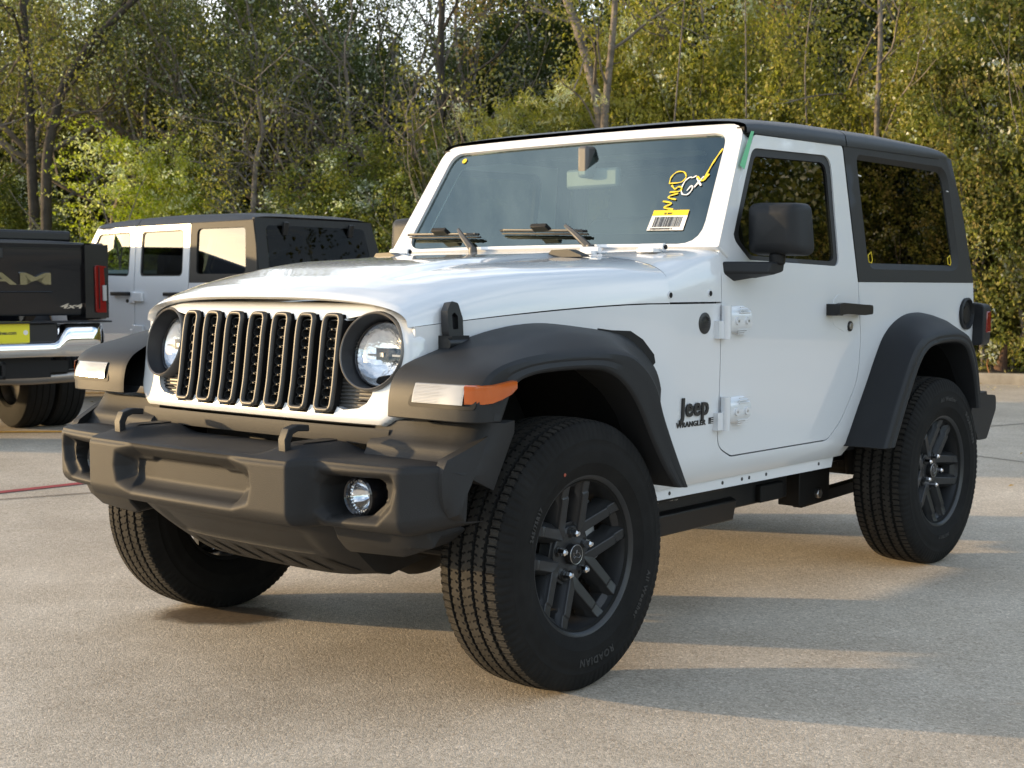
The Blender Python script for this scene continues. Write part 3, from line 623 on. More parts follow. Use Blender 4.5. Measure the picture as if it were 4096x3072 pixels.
def build_flares(car):
    Rf = [(.512, .812), (.510, .86), (.500, .905), (.475, .938), (.42, .962), (.32, .978), (.20, .987), (.05, .988), (-.06, .980), (-.13, .955), (-.20, .90), (-.27, .80), (-.345, .69), (-.42, .62), (-.487, .545)]
    Rf = [(.512, .812), (.510, .86), (.498, .905), (.465, .938), (.40, .962), (.30, .980), (.18, .988), (.05, .988), (-.08, .986), (-.185, .972), (-.268, .922), (-.325, .858), (-.346, .79), (-.402, .69), (-.45, .61), (-.492, .540)]
    Af = [(.445, .812), (.420, .845), (.395, .880), (.365, .905), (.325, .922), (.26, .934), (.16, .938), (.05, .938), (-.035, .932), (-.11, .906), (-.175, .858), (-.228, .795), (-.268, .73), (-.325, .65), (-.37, .595), (-.418, .548)]
    def yin(u, r): return min(.775, .636 if u < .22 else .636+.065*min(1, (u-.22)/.25)+(.075*min(1, max(0, (u-.5)/.3))))
    ff = flare(Rf, Af, 'front_fender_flare', car, yin, lambda u: max(0., 1-u/.26))
    for s, o in ((1, ff[0]), (-1, ff[1])):
        b = MB(); ys = np.linspace(.712, .905, 14)
        def face(y, z): # on the flare's front face
            return np.array([np.interp(z, [.812, .86, .88, .905, .938], [.512, .510, .506, .497, .468])-.024*np.clip((y-.86)/.08, 0, 1)**2, y, z])
        def lamp(y0, y1, wrap, m, name, k):
            mb = MB(); yy = np.linspace(y0, y1, 12); P = []
            for y in yy:
                P.append([face(y, z)+np.array([.007 if 0 < i < 5 else -.004, 0, 0]) for i, z in enumerate((.856, .858, .874, .892, .908, .911))])
            mb.addg(grid(np.array(P)), m)
            if k:
                for q in range(13): z = .861+.0038*q; mb.addg(tube([face(y0+.004, z)+np.array([.0066, 0, 0]), face((y0+y1)/2, z)+np.array([.0066, 0, 0]), face(y1-.004, z)+np.array([.0066, 0, 0])], .0011, 5), m)
            return mb.build(name, o, mirror=s < 0, ang=50)
        # recess border
        bz = MB(); rr = roundpoly([(.694, .846), (.712, .918), (.925, .918), (.925, .846)], .012)
        bz.addg(plate(rr, [], lambda u: (np.array([face(a, c_) for a, c_ in u])+np.array([.0015, 0, 0]), np.array([1., 0, 0])), .004, .03), BLACK); bz.build('lamp_recess', o, mirror=s < 0)
        lamp(.715, .893, 0, CLEARL, 'marker_light', 1)
        am = MB(); P = []
        path = [face(.893, .884)+np.array([.005, 0, 0]), np.array([.494, .915, .884]), np.array([.478, .936, .884]), np.array([.455, .9495, .886]), np.array([.420, .9515, .892]), np.array([.380, .9505, .900]), np.array([.358, .949, .906])]
        for i, q in enumerate(path):
            t = i/6; h = (.026, .026, .026, .025, .023, .019, .012)[i]
            P.append([q+np.array([-.004, -.006*(t > .2), -h]), q+np.array([.003, .003, -h+.003]), q+np.array([.004, .004, 0]), q+np.array([.003, .003, h-.003]), q+np.array([-.004, -.006*(t > .2), h])])
        am.addg(grid(np.array(P)), AMBER); am.build('turn_signal', o, mirror=s < 0, ang=50)
    Rr = [(-1.848, .540), (-1.90, .62), (-1.95, .70), (-2.005, .78), (-2.06, .86), (-2.125, .932), (-2.21, .970), (-2.34, .985), (-2.46, .988), (-2.57, .983), (-2.665, .958), (-2.725, .89), (-2.765, .80), (-2.79, .70), (-2.80, .64)]
    Ar = [(-1.930, .540), (-1.975, .61), (-2.025, .69), (-2.08, .77), (-2.13, .84), (-2.185, .895), (-2.25, .925), (-2.35, .938), (-2.46, .940), (-2.55, .936), (-2.62, .912), (-2.67, .85), (-2.71, .77), (-2.735, .69), (-2.745, .64)]
    flare(Rr, Ar, 'rear_fender_flare', car, lambda u, r: .768, None)
    for s in (1, -1):   # fender vent and round badge
        mi = s < 0; v = MB()
        o = [(-.273, 1.037), (-.33, 1.030), (-.415, 1.026), (-.471, .998), (-.524, .949), (-.531, .922), (-.50, .90), (-.36, .98), (-.27, 1.0)]
        v.addg(plate(o, [], fside(.002), .002, .05), BLACK); v.build('fender_vent', car, mirror=mi)

def build_bumper(car):
    xs = []; NY = 360
    ys = np.concatenate([np.linspace(-.868, .868, NY)])
    def xf(y):
        a = abs(y); c = .755-.016*(a/.465)**2; e = .668-.035*max(0, (a-.5)/.30)**2
        x = c+(e-c)*float(sstep(.458, .498, a))
        return x-.10*float(np.clip((a-.775)/.093, 0, 1))**1.6
    rec = roundpoly([(-.32, .672), (-.225, .700), (.225, .700), (.32, .672), (.33, .62), (.315, .565), (.24, .538), (-.24, .538), (-.315, .565), (-.33, .62)], .02)
    pan = roundpoly([(-.245, .648), (-.175, .648), (-.155, .660), (-.09, .660), (.09, .660), (.155, .660), (.175, .648), (.245, .648), (.255, .61), (.245, .562), (-.245, .562), (-.255, .61)], .008)
    fo = roundpoly([(.488, .640), (.510, .676), (.765, .683), (.778, .640), (.762, .585), (.715, .536), (.52, .528), (.49, .56)], .02)
    fi = roundpoly([(.505, .630), (.535, .660), (.715, .664), (.728, .62), (.718, .596), (.668, .556), (.54, .546), (.508, .575)], .014)
    zf = np.linspace(.692, .534, 44)
    P = []
    Yg, Zg = np.meshgrid(ys, zf, indexing='ij'); fl = np.stack([Yg.ravel(), Zg.ravel()], 1); fa = np.stack([np.abs(Yg).ravel(), Zg.ravel()], 1)
    d1 = sdpoly(fl, rec).reshape(Yg.shape); d2 = sdpoly(fl, pan).reshape(Yg.shape); d3 = sdpoly(fa, fo).reshape(Yg.shape); d4 = sdpoly(fa, fi).reshape(Yg.shape)
    dep = .046*sstep(.0, .055, d1)+.012*sstep(0, .006, d2)+.030*sstep(0, .032, d3)+.075*sstep(-.001, .010, d4)
    for i, y in enumerate(ys):
        X = xf(y); a = abs(y); en = float(np.clip((a-.78)/.088, 0, 1)); row = []
        dome = lambda x: .030*math.exp(-((a-.387)/.075)**4)*float(sstep(.735, .63, x))*float(sstep(.42, .50, x))
        zt = .702-.004*en
        for x in np.linspace(.455, X-.028, 12): row.append((x, y, zt+dome(x)-.012*float(sstep(.30, .20, a))*0))
        row += [(X-.016, y, zt-.001), (X-.006, y, zt-.005)]
        for j, z in enumerate(zf):
            z2 = z+(.028*en if z < .6 else 0)*(.6-z)/.066
            bulge = -.012*np.clip((.56-z)/.03, 0, 1)**2-.006*np.clip((z-.68)/.012, 0, 1)**2
            row.append((X+bulge-dep[i, j], y, z2))
        zb = .534+.028*en*1.0; row += [(X-.022, y, zb-.012), (X-.05, y, zb-.020), (X-.12, y, zb-.022), (.47, y, zb-.015)]
        P.append(row)
    P = np.array(P); P[:, :, 2] = np.where(P[:, :, 2] > .0, P[:, :, 2], 0)
    b = MB(); v, f = grid(P); nv = P.shape[1]; f.append(tuple(range(nv))); f.append(tuple(range((NY-1)*nv, NY*nv))[::-1]); b.add(v, f, PLASTIC)
    bp = b.build('front_bumper', car, ang=60)
    for s in (1, -1):   # tow hooks, fog lamps, upper extensions, lower wings
        mi = s < 0
        h = MB(); y = .387; hp = [(.676, y, .700), (.678, y, .745), (.668, y, .768), (.64, y, .777), (.60, y, .774)]
        h.addg(sweep(hp, [(-.016, -.007), (.016, -.007), (.016, .007), (-.016, .007)], up=(0, 1, 0), scale=[1.1, 1, 1, 1, .9]) if False else
               capped(np.array([[(x+dx, y+dy, z+dz) for dy, q in ((-.0155, 0), (.0155, 0), (.0155, 1), (-.0155, 1)) for dx, dz in [((.010, 0), (-.010, 0))[q] if i < 1 else ((.010, .002), (-.011, -.004))[q] if i < 2 else ((.006, .008), (-.010, -.008))[q] if i < 3 else ((0, .008), (0, -.010))[q]]] for i, (x, _, z) in enumerate(hp)])), FLARE)
        h.build('tow_hook', bp, mirror=mi, bev=.003, ba=50)
        sl = MB(); sl.addg(plate(roundpoly([(.50, y-.030), (.50, y+.030), (.665, y+.026), (.690, y+.0), (.665, y-.026)], .02), [], lambda u: (np.stack([u[:, 0], u[:, 1], .735-.026*sstep(.62, .70, u[:, 0])], 1), np.array([0, 0, 1.])), .002, .03), BLACK); sl.build('hook_slot', bp, mirror=mi)
        o = np.array([.585, .610, .605]); ax = np.array([1., 0, 0]); fg = MB()
        fg.addg(lathe([(.060, -.03), (.060, .012), (.056, .030), (.050, .034), (.046, .030), (.045, .008)], 40, o, ax), BLACKGLOSS)
        fg.addg(lathe([(.0455, .016), (.040, .008), (.028, -.008), (.012, -.018), (0, -.019)], 14, o, ax), FOGREF); fg.addg(lathe([(.046, .018), (.03, .028), (0, .031)], 32, o, ax), LENSGLASS)
        for k in range(28):
            t = k*2*math.pi/28; fg.addg(box(o+np.array([.014, .041*math.cos(t), .041*math.sin(t)]), (.006, .005, .005), rotx(t)), FOGREF)
        fg.build('fog_lamp', bp, mirror=mi, ang=25)
        # extension that rises from the bumper to the flare and wraps down beside the tyre
        E = []
        for y, bx, tx, zb, zt in ((.505, .495, .440, .700, .790), (.62, .498, .442, .700, .796), (.80, .50, .432, .700, .800), (.850, .50, .418, .700, .803), (.878, .485, .40, .695, .804), (.893, .455, .375, .685, .803), (.897, .42, .345, .67, .80)):
            prof = []
            for k in np.linspace(0, 1, 12):
                x = bx+(tx-bx)*k-.012*math.sin(k*math.pi)*.6+.010*math.exp(-((k-.35)/.12)**2); prof.append((x, y, zb+(zt-zb)*k))
            prof = [(prof[0][0]+.05, y-.01, zb-.008)]+prof+[(prof[-1][0]-.05, y-.01, zt+.004), (prof[-1][0]-.06, y-.02, zt-.03), (prof[0][0]-.05, y-.02, zb-.05)]
            E.append(prof)
        e = MB(); e.addg(capped(np.array(E)), PLASTIC)
        lc = [(.535, .715), (.551, .690), (.555, .655), (.554, .62), (.546, .588), (.530, .563), (.505, .553)]; rc = [(.408, .770), (.428, .735), (.449, .695), (.472, .652), (.498, .612), (.516, .580), (.500, .556)]
        G = []
        for (xa, za), (xb, zb_) in zip(lc, rc):
            row = [(xa+(xb-xa)*t, .862+.030*math.sin(t*1.45), za+(zb_-za)*t) for t in np.linspace(0, 1, 7)]; row += [(x_, y_-.03, z_) for x_, y_, z_ in row[::-1]]; G.append(row)
        e.addg(capped(np.array(G)), PLASTIC)
        e.build('bumper_extension', bp, mirror=mi, ang=40, bev=.006, ba=50)
        w = MB(); w.addg(capped(np.array([[(.600-q, y, .525), (.575-q, y, .470), (.545-q, y, zb), (.44-q, y, zb+.01), (.42, y, .525)] for y, zb, q in ((.485, .440, .0), (.505, .432, .0), (.70, .440, .01), (.760, .462, .03), (.795, .500, .06))])), PLASTIC); w.build('bumper_wing', bp, mirror=mi, bev=.006, ang=30)
    # air dam
    D = []
    for y in np.linspace(-.49, .49, 41):
        a = abs(y)/.49; k = 1-.05*a**4; row = []
        for t in np.linspace(0, 1, 22):
            x = .622-.215*t**1.25-.04*a**3; z = .522-.205*t**.92+.02*a**6; fl = .012*sstep(.20, .26, t)*sstep(.62, .56, t)*sstep(.76, .70, a)
            row.append((x-fl, y*(1-.14*t), z))
        row.append((.30, y*.84, .318)); D.append(row)
    D = np.array(D); d = MB(); d.addg(grid(D), FLARE)
    for s in (0, 40):
        e = D[s]; d.addg(grid(np.stack([e, e+np.array([-.16, 0, .03])], 1)), FLARE)
    ad = d.build('air_dam', car, ang=45)
    for k in range(7):
        m = MB(); y = -.31+.103*k; pts = []
        def at(yy, t):
            i = (yy/(1-.14*t)+.49)/.98*40; j = t*21; i0 = int(np.clip(i, 0, 39)); j0 = int(np.clip(j, 0, 20)); u, w_ = i-i0, j-j0
            return (D[i0, j0]*(1-u)*(1-w_)+D[i0+1, j0]*u*(1-w_)+D[i0, j0+1]*(1-u)*w_+D[i0+1, j0+1]*u*w_)+np.array([.0035, 0, -.0025])
        q = [at(y, .70), at(y+.035, .72), at(y+.085, .93), at(y+.07, .97)]; m.add(np.array(q), [(0, 1, 2, 3)], BLACK); m.build('air_dam_slot', ad)

# ---- wheel
def tyre_mesh(R=.3965, hw=.122, N=900):
    side = [(.090, .214), (.100, .224), (.112, .240), (.1195, .268), (.1210, .270), (.1222, .300), (.1228, .312), (.1215, .316), (.1195, .334), (.1205, .337), (.1185, .342), (.114, .358), (.1075, .374), (.1015, .3845)]
    tr = np.linspace(.096, -.096, 80); crown = R-.0065*(np.abs(tr)/.096)**2.6-.001
    th = np.arange(N)*2*math.pi/N; pit = 2*math.pi/100
    P = []
    for i, t in enumerate(th):
        row = []
        ph = (t % pit)/pit
        zz = .0014*math.sin(t*100)
        for k, (y, r) in enumerate(side):
            tooth = .0032 if k in (11, 12) and (ph < .6) else 0; row.append((y+tooth*.6, r+tooth*.5))
        for y, r in zip(tr, crown):
            d = 0.; a = abs(y); yz = y+zz
            for g, w in ((-.064, .0042), (-.0225, .0042), (.0225, .0042), (.064, .0042)):
                e = abs(yz-g); d = max(d, .0085*float(e < w))
            if a > .070: d = max(d, .0045*(abs(((t+.15*a) % pit)/pit-.5) < .06)); d = max(d, .0018*(abs((((t+.15*a)*2) % pit)/pit-.5) < .10))
            elif a > .026: d = max(d, .0034*(abs(((t+y*.6) % pit)/pit-.5) < .06 and abs(a-.045) > .006)); 
            else: d = max(d, .0032*(abs(((t-y*.8) % pit)/pit-.3) < .06 and a > .006))
            row.append((y, r-d))
        for k, (y, r) in enumerate(side[::-1]):
            tooth = .0032 if k in (0, 1) and (ph < .6) else 0; row.append((-y-tooth*.6, r+tooth*.5))
        row = np.array(row); P.append(np.stack([row[:, 1]*math.cos(t), row[:, 0], row[:, 1]*math.sin(t)], 1))
    P = np.array(P)
    v, f = grid(P, cu=True); nv = P.shape[1]; fa = np.array(f); r = np.hypot(v[:, 0], v[:, 2])[fa].min(1); y = np.abs(v[:, 1])[fa].max(1); lim = R-.0065*(y/.096)**2.6-.0035
    top = (y < .101) & (r > lim); return v, [q for q, t in zip(f, top) if not t], [q for q, t in zip(f, top) if t]

def polar(r0, a0, y, sgn=1):
    """letters round the sidewall: reading direction follows the circle"""
    def f(uv):
        a = a0-uv[:, 0]/r0; r = r0+uv[:, 1]; rad = np.stack([np.cos(a)*-1, np.zeros(len(a)), np.sin(a)], 1)
        return rad*r[:, None]+np.array([0, 1, 0])*y, np.array([0, 1., 0])
    return f

def build_wheel(a0):
    """a rim with its tyre, nuts and cap; outside faces +y, axis through the origin"""
    rm = MB()
    rm.addg(lathe([(.2215, .098), (.230, .106), (.2365, .108), (.2385, .104), (.2365, .098)], 72), RIM)
    rm.addg(lathe([(.2215, .098), (.2145, .080), (.207, .050), (.205, 0), (.205, -.085), (.224, -.098), (.237, -.104)], 72), RIM)
    rm.addg(lathe([(.0, .052), (.034, .052), (.060, .056), (.080, .053), (.086, .040), (.084, .0), (.0, 0)], 60), RIM)
    for k in range(5):
        a = a0+k*2*math.pi/5; e = np.array([math.cos(a), 0, math.sin(a)]); q = np.array([-math.sin(a), 0, math.cos(a)]); Y = np.array([0, 1., 0])
        for s in (1, -1):
            S = []
            for r, y, w in ((.030, .046, .9), (.055, .056, 1), (.085, .062, 1), (.150, .076, .95), (.172, .081, .92), (.178, .0775, 1.0), (.205, .085, 1.0), (.2215, .094, 1.0)):
                o = e*r+q*s*(.047 if r > .06 else .047*(r/.06)**.5); sec = [(-.033, -.056), (-.027, -.020), (-.0185, -.010), (-.015, 0), (.015, 0), (.0185, -.010), (.027, -.020), (.033, -.056)]
                S.append([o+q*(u*w)+Y*(y+v) for u, v in sec])
            rm.addg(capped(np.array(S)), RIM)
        # web that closes the pair near the hub, and the tab at the rim
        for r0, r1, y0, y1 in ((.05, .092, .040, .046), (.196, .222, .060, .082)):
            rm.addg(capped(np.array([[e*r+q*u+Y*(y+v) for u, v in ((-.05, -.04), (-.05, 0), (.05, 0), (.05, -.04))] for r, y in ((r0, y0), (r1, y1))])), RIM)
    w = rm.build('wheel', None, ang=32, bev=.0022, ba=35)
    tv, tf, tt = tyre_mesh(); t = MB().add(tv, tf, RUBBER); k0 = len(t.f); t.mats.append(TREAD); t.f += [tuple(int(i) for i in q) for q in tt]; t.m += [1]*len(tt)
    tx = t
    for body, a, r, sz in (('All Weather', math.radians(-20), .298, .024), ('ROADIAN', math.radians(-72), .296, .030), ('245/75R17', math.radians(160), .270, .018)):
        tx.addg(text_mesh(body, sz, polar(r, a, .1215), .0024, .0008, 1.25), RUBBERTXT)
    t.build('tyre', w, ang=28)
    for k in range(5):
        a = a0+k*2*math.pi/5; c = np.array([math.cos(a)*.0635, .05, math.sin(a)*.0635]); n = MB()
        n.addg(lathe([(.0, .036), (.006, .036), (.0105, .031), (.0115, .024), (.0115, .004), (.014, .001), (.014, 0)], 6, c), CHROME); n.addg(lathe([(.0165, .002), (.0165, .0055), (.012, .006)], 16, c), BLACK); n.build('lug_nut', w, ang=25)
    cp = MB(); cp.addg(lathe([(0, .073), (.026, .073), (.0275, .072), (.029, .070), (.030, .066), (.031, .05)], 40), SATIN); cp.addg(lathe([(.0272, .0735), (.0282, .0738), (.0290, .0728)], 40), STEEL)
    ln = [(-.017, -.006), (-.012, .004), (-.004, .004), (-.002, .013), (.002, .004), (.014, .008), (.013, -.002), (.017, -.004), (.012, -.008), (.006, -.004), (-.006, -.010), (-.012, -.011)]
    cp.addg(sweep(np.array([(x, .0742, z) for x, z in ln]), circ(.0006, 4), closed=True, up=(0, 1, 0)), STEEL); cp.build('wheel_cap', w, ang=30)
    return w

def build_running(car):
    w0 = build_wheel(math.radians(90)); first = True
    WHEELS['proto'] = w0
    for x, s, a in ((0, 1, 4), (-2.46, 1, 121), (0, -1, 30), (-2.46, -1, 70)):
        w = w0 if first else copy_tree(w0); first = False
        w.parent = car; w.location = (x, .799*s, .392); w.rotation_euler = (0, math.radians(a if s > 0 else 0), 0 if s > 0 else math.pi)
        if s < 0: w.rotation_euler = (0, math.radians(a), math.pi)
        # tyres are flattened at the bottom only for the unturned mesh, so the turn is small where it matters
    d = 0
    for x in (0, -2.46):
        for s in (1, -1):
            b = MB(); b.addg(lathe([(.0, .02), (.165, .02), (.165, -.005), (.0, -.005)], 48, (x, .775*s, .392)), STEEL)
            b.build('brake_disc', car); c = MB(); c.addg(box((x-.115, .775*s, .43), (.10, .085, .19), roty(.25)), mat('caliper_grey', (.42, .43, .44), .45, metal=.6)); c.build('brake_caliper', car, bev=.012, seg=3)
    for s in (1, -1):
        f = MB()
        f.addg(box((-1.15, .45*s, .40), (1.5, .08, .19)), SATIN); f.addg(box((-2.45, .45*s, .47), (1.2, .08, .12)), SATIN); f.addg(box((-1.74, .47*s, .345), (.18, .09, .07)), BLACK)
        for bx in (-.64, -.78, -.90): f.addg(cyl((bx, .50*s, .43), (bx, .60*s, .43), .016, 10), STEEL); f.addg(cyl((bx, .60*s, .43), (bx, .62*s, .43), .013, 6), STEEL)
        f.addg(box((-.80, .55*s, .446), (.75, .20, .03)), BLACK)
        f.addg(capped(np.array([[(x, y*s, z) for y, z in ((.40, .36), (.46, .262), (.50, .265), (.515, .345), (.48, .36))] for x in (-.45, -1.40, -1.47)])), SATIN)
        f.build('chassis_frame', car, bev=.006)
    for x in (0, -2.46):
        a = MB()
        a.addg(cyl((x, -.72, .385), (x, .72, .385), .045, 16), BLACK); a.addg(lathe([(.0, -.13), (.09, -.11), (.135, -.03), (.135, .03), (.09, .11), (0, .13)], 20, (x, .22 if x == 0 else 0, .385), (1, 0, 0)), BLACK)
        for s in (1, -1): a.addg(cyl((x-.02*(1 if x == 0 else -1), .50*s, .38), (x, .47*s, .80), .055, 14), BLACK); a.addg(cyl((x+.1, .55*s, .36), (x+.12, .50*s, .85), .028, 12), BLACK)
        a.build('axle', car)
    a = MB()
    for s in (1, -1):
        a.addg(box((-2.35, .46*s, .275), (.62, .045, .052), roty(.03)), BLACK); a.addg(box((-2.08, .47*s, .345), (.26, .10, .17)), BLACK); a.addg(cyl((-2.10, .51*s, .300), (-2.10, .535*s, .300), .022, 6), STEEL)
        a.addg(box((-.45, .47*s, .36), (.9, .05, .06), roty(.05)), BLACK)
    a.addg(box((-1.15, .18, .40), (.55, .42, .16)), BLACK); a.addg(cyl((-.2, -.3, .41), (-2.2, -.35, .43), .05, 12), mat('exhaust_steel', (.10, .095, .09), .5, metal=.8)); a.addg(box((.28, .0, .42), (.12, .9, .05)), BLACK)
    a.addg(cyl((.22, -.70, .37), (.22, .70, .40), .018, 10), BLACK); pass
    a.build('suspension_links', car, bev=.004)
    # rear bumper, tail lights, filler
    rb = MB(); S = []
    for y in np.concatenate([np.linspace(-.83, .83, 21)]):
        e = np.clip((abs(y)-.62)/.21, 0, 1); S.append([(-3.05, y, .685), (-3.17+.05*e**2, y, .688), (-3.215+.09*e**2, y, .665), (-3.22+.09*e**2, y, .60+.0*e), (-3.15+.08*e**2, y, .49-.01*e), (-3.05, y, .47)])
    rb.addg(capped(np.array(S)), FLARE)
    for s in (1, -1): rb.addg(plate(roundpoly([(-3.22, .665), (-2.98, .685), (-2.93, .60), (-3.02, .47), (-3.12, .47), (-3.22, .60)], .03), [], lambda u, s=s: (np.stack([u[:, 0], np.full(len(u), .835), u[:, 1]], 1), np.array([0, 1., 0])), .06, .04) if s > 0 else (lambda vf: (vf[0]*np.array([1, -1, 1]), vf[1]))(plate(roundpoly([(-3.22, .665), (-2.98, .685), (-2.93, .60), (-3.02, .47), (-3.12, .47), (-3.22, .60)], .03), [], lambda u: (np.stack([u[:, 0], np.full(len(u), .835), u[:, 1]], 1), np.array([0, 1., 0])), .06, .04)), FLARE)
    rb.build('rear_bumper', car, bev=.012, seg=3)
    for s in (1, -1):
        t = MB(); o = roundpoly([(.66, .895), (.835, .900), (.838, 1.085), (.66, 1.110)], .03)
        t.addg(capped(np.array([np.stack([np.full(len(o), x), o.mean(0)[0]+(o[:, 0]-o.mean(0)[0])*k, o.mean(0)[1]+(o[:, 1]-o.mean(0)[1])*k], 1) for x, k in ((-3.045, 1.0), (-3.125, 1.0), (-3.14, .94))])), FLARE)
        tl = t.build('tail_light', car, mirror=s < 0, bev=.006)
        r = MB(); r.addg(box((-3.100, .8205, 1.006), (.052, .040, .098)), REDL); r.addg(box((-3.143, .745, 1.0), (.012, .10, .14)), REDL); r.build('red_lens', tl, mirror=s < 0, bev=.008)
    fl = MB(); o = np.array([-2.962, float(yside(-2.96, 1.06))-.002, 1.045]); fl.addg(lathe([(.070, -.004), (.072, .014), (.064, .018), (.056, .004), (.052, -.05), (.0, -.05)], 40, o), FLARE); fl.addg(box(o+np.array([.0, -.01, .0]), (.07, .02, .03)), SATIN)
    fl.addg(lathe([(.066, .0035), (.0, .0035)], 40, o), BLACK); fl.addg(lathe([(.040, .004), (.038, .010), (.012, .011), (.0, .008)], 24, o+np.array([.006, 0, -.004])), SATIN); fl.addg(lathe([(.030, -.04), (.030, -.005), (0, -.004)], 24, o+np.array([.01, 0, 0])), BLACK); fl.build('fuel_filler', car, ang=40)
    # badges
    dk = mat('dark_badge', (.018, .018, .018), .35)
    b = MB(); b.addg(text_mesh('Jeep', .088, lambda u: fside(.002)(np.stack([-.668-u[:, 0]*1.03, .738+u[:, 1]], 1)), .005, .0021, 1.08), dk); b.build('maker_emblem', car, ang=30, recalc=True)
    b = MB(); b.addg(text_mesh('WRANGLER', .0245, lambda u: fside(.001)(np.stack([-.648-u[:, 0]*1.27, .7025+u[:, 1]], 1)), .002, .0007, 1.05), dk)
    b.addg(plate([(-.843, .702), (-.843, .724), (-.874, .724), (-.874, .702)], [], fside(.001), .001, .1), GREYTRIM); b.addg(plate([(-.843, .713), (-.843, .724), (-.857, .724), (-.857, .713)], [], fside(.0016), .001, .1), dk)
    for q in range(3): b.addg(plate([(-.858, .704+.007*q), (-.858, .7065+.007*q), (-.874, .7065+.007*q), (-.874, .704+.007*q)], [], fside(.0016), .001, .1), PAPER)
    b.build('model_emblem', car, ang=30)
    b = MB(); P0, N0 = fside(.0)(np.array([[-.802, 1.043]])); b.addg(lathe([(.036, 0), (.036, .002), (.033, .0035), (0, .0035)], 36, P0[0], N0[0]), dk)
    for q in range(6): b.addg(tube([P0[0]+np.array([.022, .0042, -.016+.006*q]), P0[0]+np.array([.0, .0044, -.014+.006*q+(.008 if q > 3 else 0)]), P0[0]+np.array([-.022, .0042, -.016+.006*q])], .0012, 5), SATIN)
    b.build('round_badge', car, ang=30)
    ds = MB()   # paint dabs left by the factory on tyre and rim
    for x, z, r, m, y in ((.108, .612, .010, LIME, .906), (.119, .640, .005, mat('red_paint_dab', (.3, .06, .03), .6), .9215)):
        ds.addg(lathe([(0, .002), (r, .001), (r, 0)], 14, (x, y, z)), m)
    ds.build('paint_dab', car)

def build_interior(car):
    i = MB(); S = []
    for y in np.linspace(-.70, .70, 9): S.append([(-.90, y, 1.285), (-1.02, y, 1.30), (-1.18, y, 1.27), (-1.25, y, 1.20), (-1.22, y, 1.0), (-.90, y, .95)])
    i.addg(capped(np.array(S)), mat('dash_plastic', (.085, .085, .088), .7)); i.addg(box((-1.17, .38, 1.295), (.12, .36, .05)), BLACK); i.build('dashboard', car, bev=.02)
    w = MB(); c = np.array([-1.40, .38, 1.18]); u = np.array([.42, 0, .907]); th = np.linspace(0, 2*math.pi, 36, endpoint=False)
    w.addg(sweep(c+np.stack([math.sqrt(1)*np.sin(th)*.185*u[0], np.cos(th)*.185, np.sin(th)*.185*u[2]], 1), circ(.015, 8), closed=True, up=(.907, 0, -.42)), BLACKGLOSS); w.addg(box(c+np.array([.02, 0, 0]), (.05, .16, .12)), BLACK); w.addg(box(c, (.03, .35, .03)), BLACK); w.addg(cyl(c, c+np.array([.25, 0, -.09]), .03), BLACK); w.build('steering_wheel', car)
    for y in (.38, -.38):
        s = MB(); s.addg(box((-1.72, y, .86), (.50, .50, .16)), DARKFAB); s.addg(box((-2.0, y, 1.16), (.16, .48, .62), roty(-.2)), DARKFAB); s.build('seat', car, bev=.05, seg=4)
        h = MB(); h.addg(box((-2.07, y, 1.56), (.10, .27, .19), roty(-.15)), DARKFAB); h.addg(box((-2.06, y, 1.45), (.02, .12, .12)), BLACK); h.build('head_rest', car, bev=.035, seg=4)
    s = MB(); s.addg(box((-2.62, 0, 1.05), (.14, 1.0, .60), roty(-.2)), DARKFAB); s.build('rear_seat', car, bev=.05, seg=3)
    r = MB()
    for y in (.60, -.60):
        r.addg(tube([(-1.16, y, 1.70), (-1.5, y, 1.73), (-1.95, y, 1.73), (-2.6, y, 1.70), (-2.85, y, 1.1)], .035, 8), BLACK); r.addg(tube([(-1.93, y, 1.72), (-1.93, y+.04*np.sign(y), 1.2), (-1.93, y+.05*np.sign(y), .6)], .038, 8), BLACK)
    r.addg(tube([(-1.93, -.6, 1.72), (-1.93, .6, 1.72)], .035, 8), BLACK); r.build('roll_bar', car)
    m = MB(); m.addg(box((-1.13, .07, 1.575), (.03, .25, .075)), mat('mirror_back', (.09, .09, .09), .5)); m.addg(box((-1.10, .06, 1.635), (.06, .05, .12)), mat('mirror_back', (.2, .2, .2), .5)); m.build('rear_view_mirror', car, bev=.012)
    hl = MB(); hl.addg(box((-2.0, 0, 1.722), (1.62, 1.30, .012)), mat('headliner', (.50, .50, .48), .9)); hl.build('headliner', car)
    sv = MB()
    for y in (.36, -.36): sv.addg(box((-1.20, y, 1.690), (.12, .42, .014), roty(-.25)), mat('sun_visor', (.15, .15, .145), .8))
    sv.build('sun_visor', car, bev=.004)
WHEELS = {}
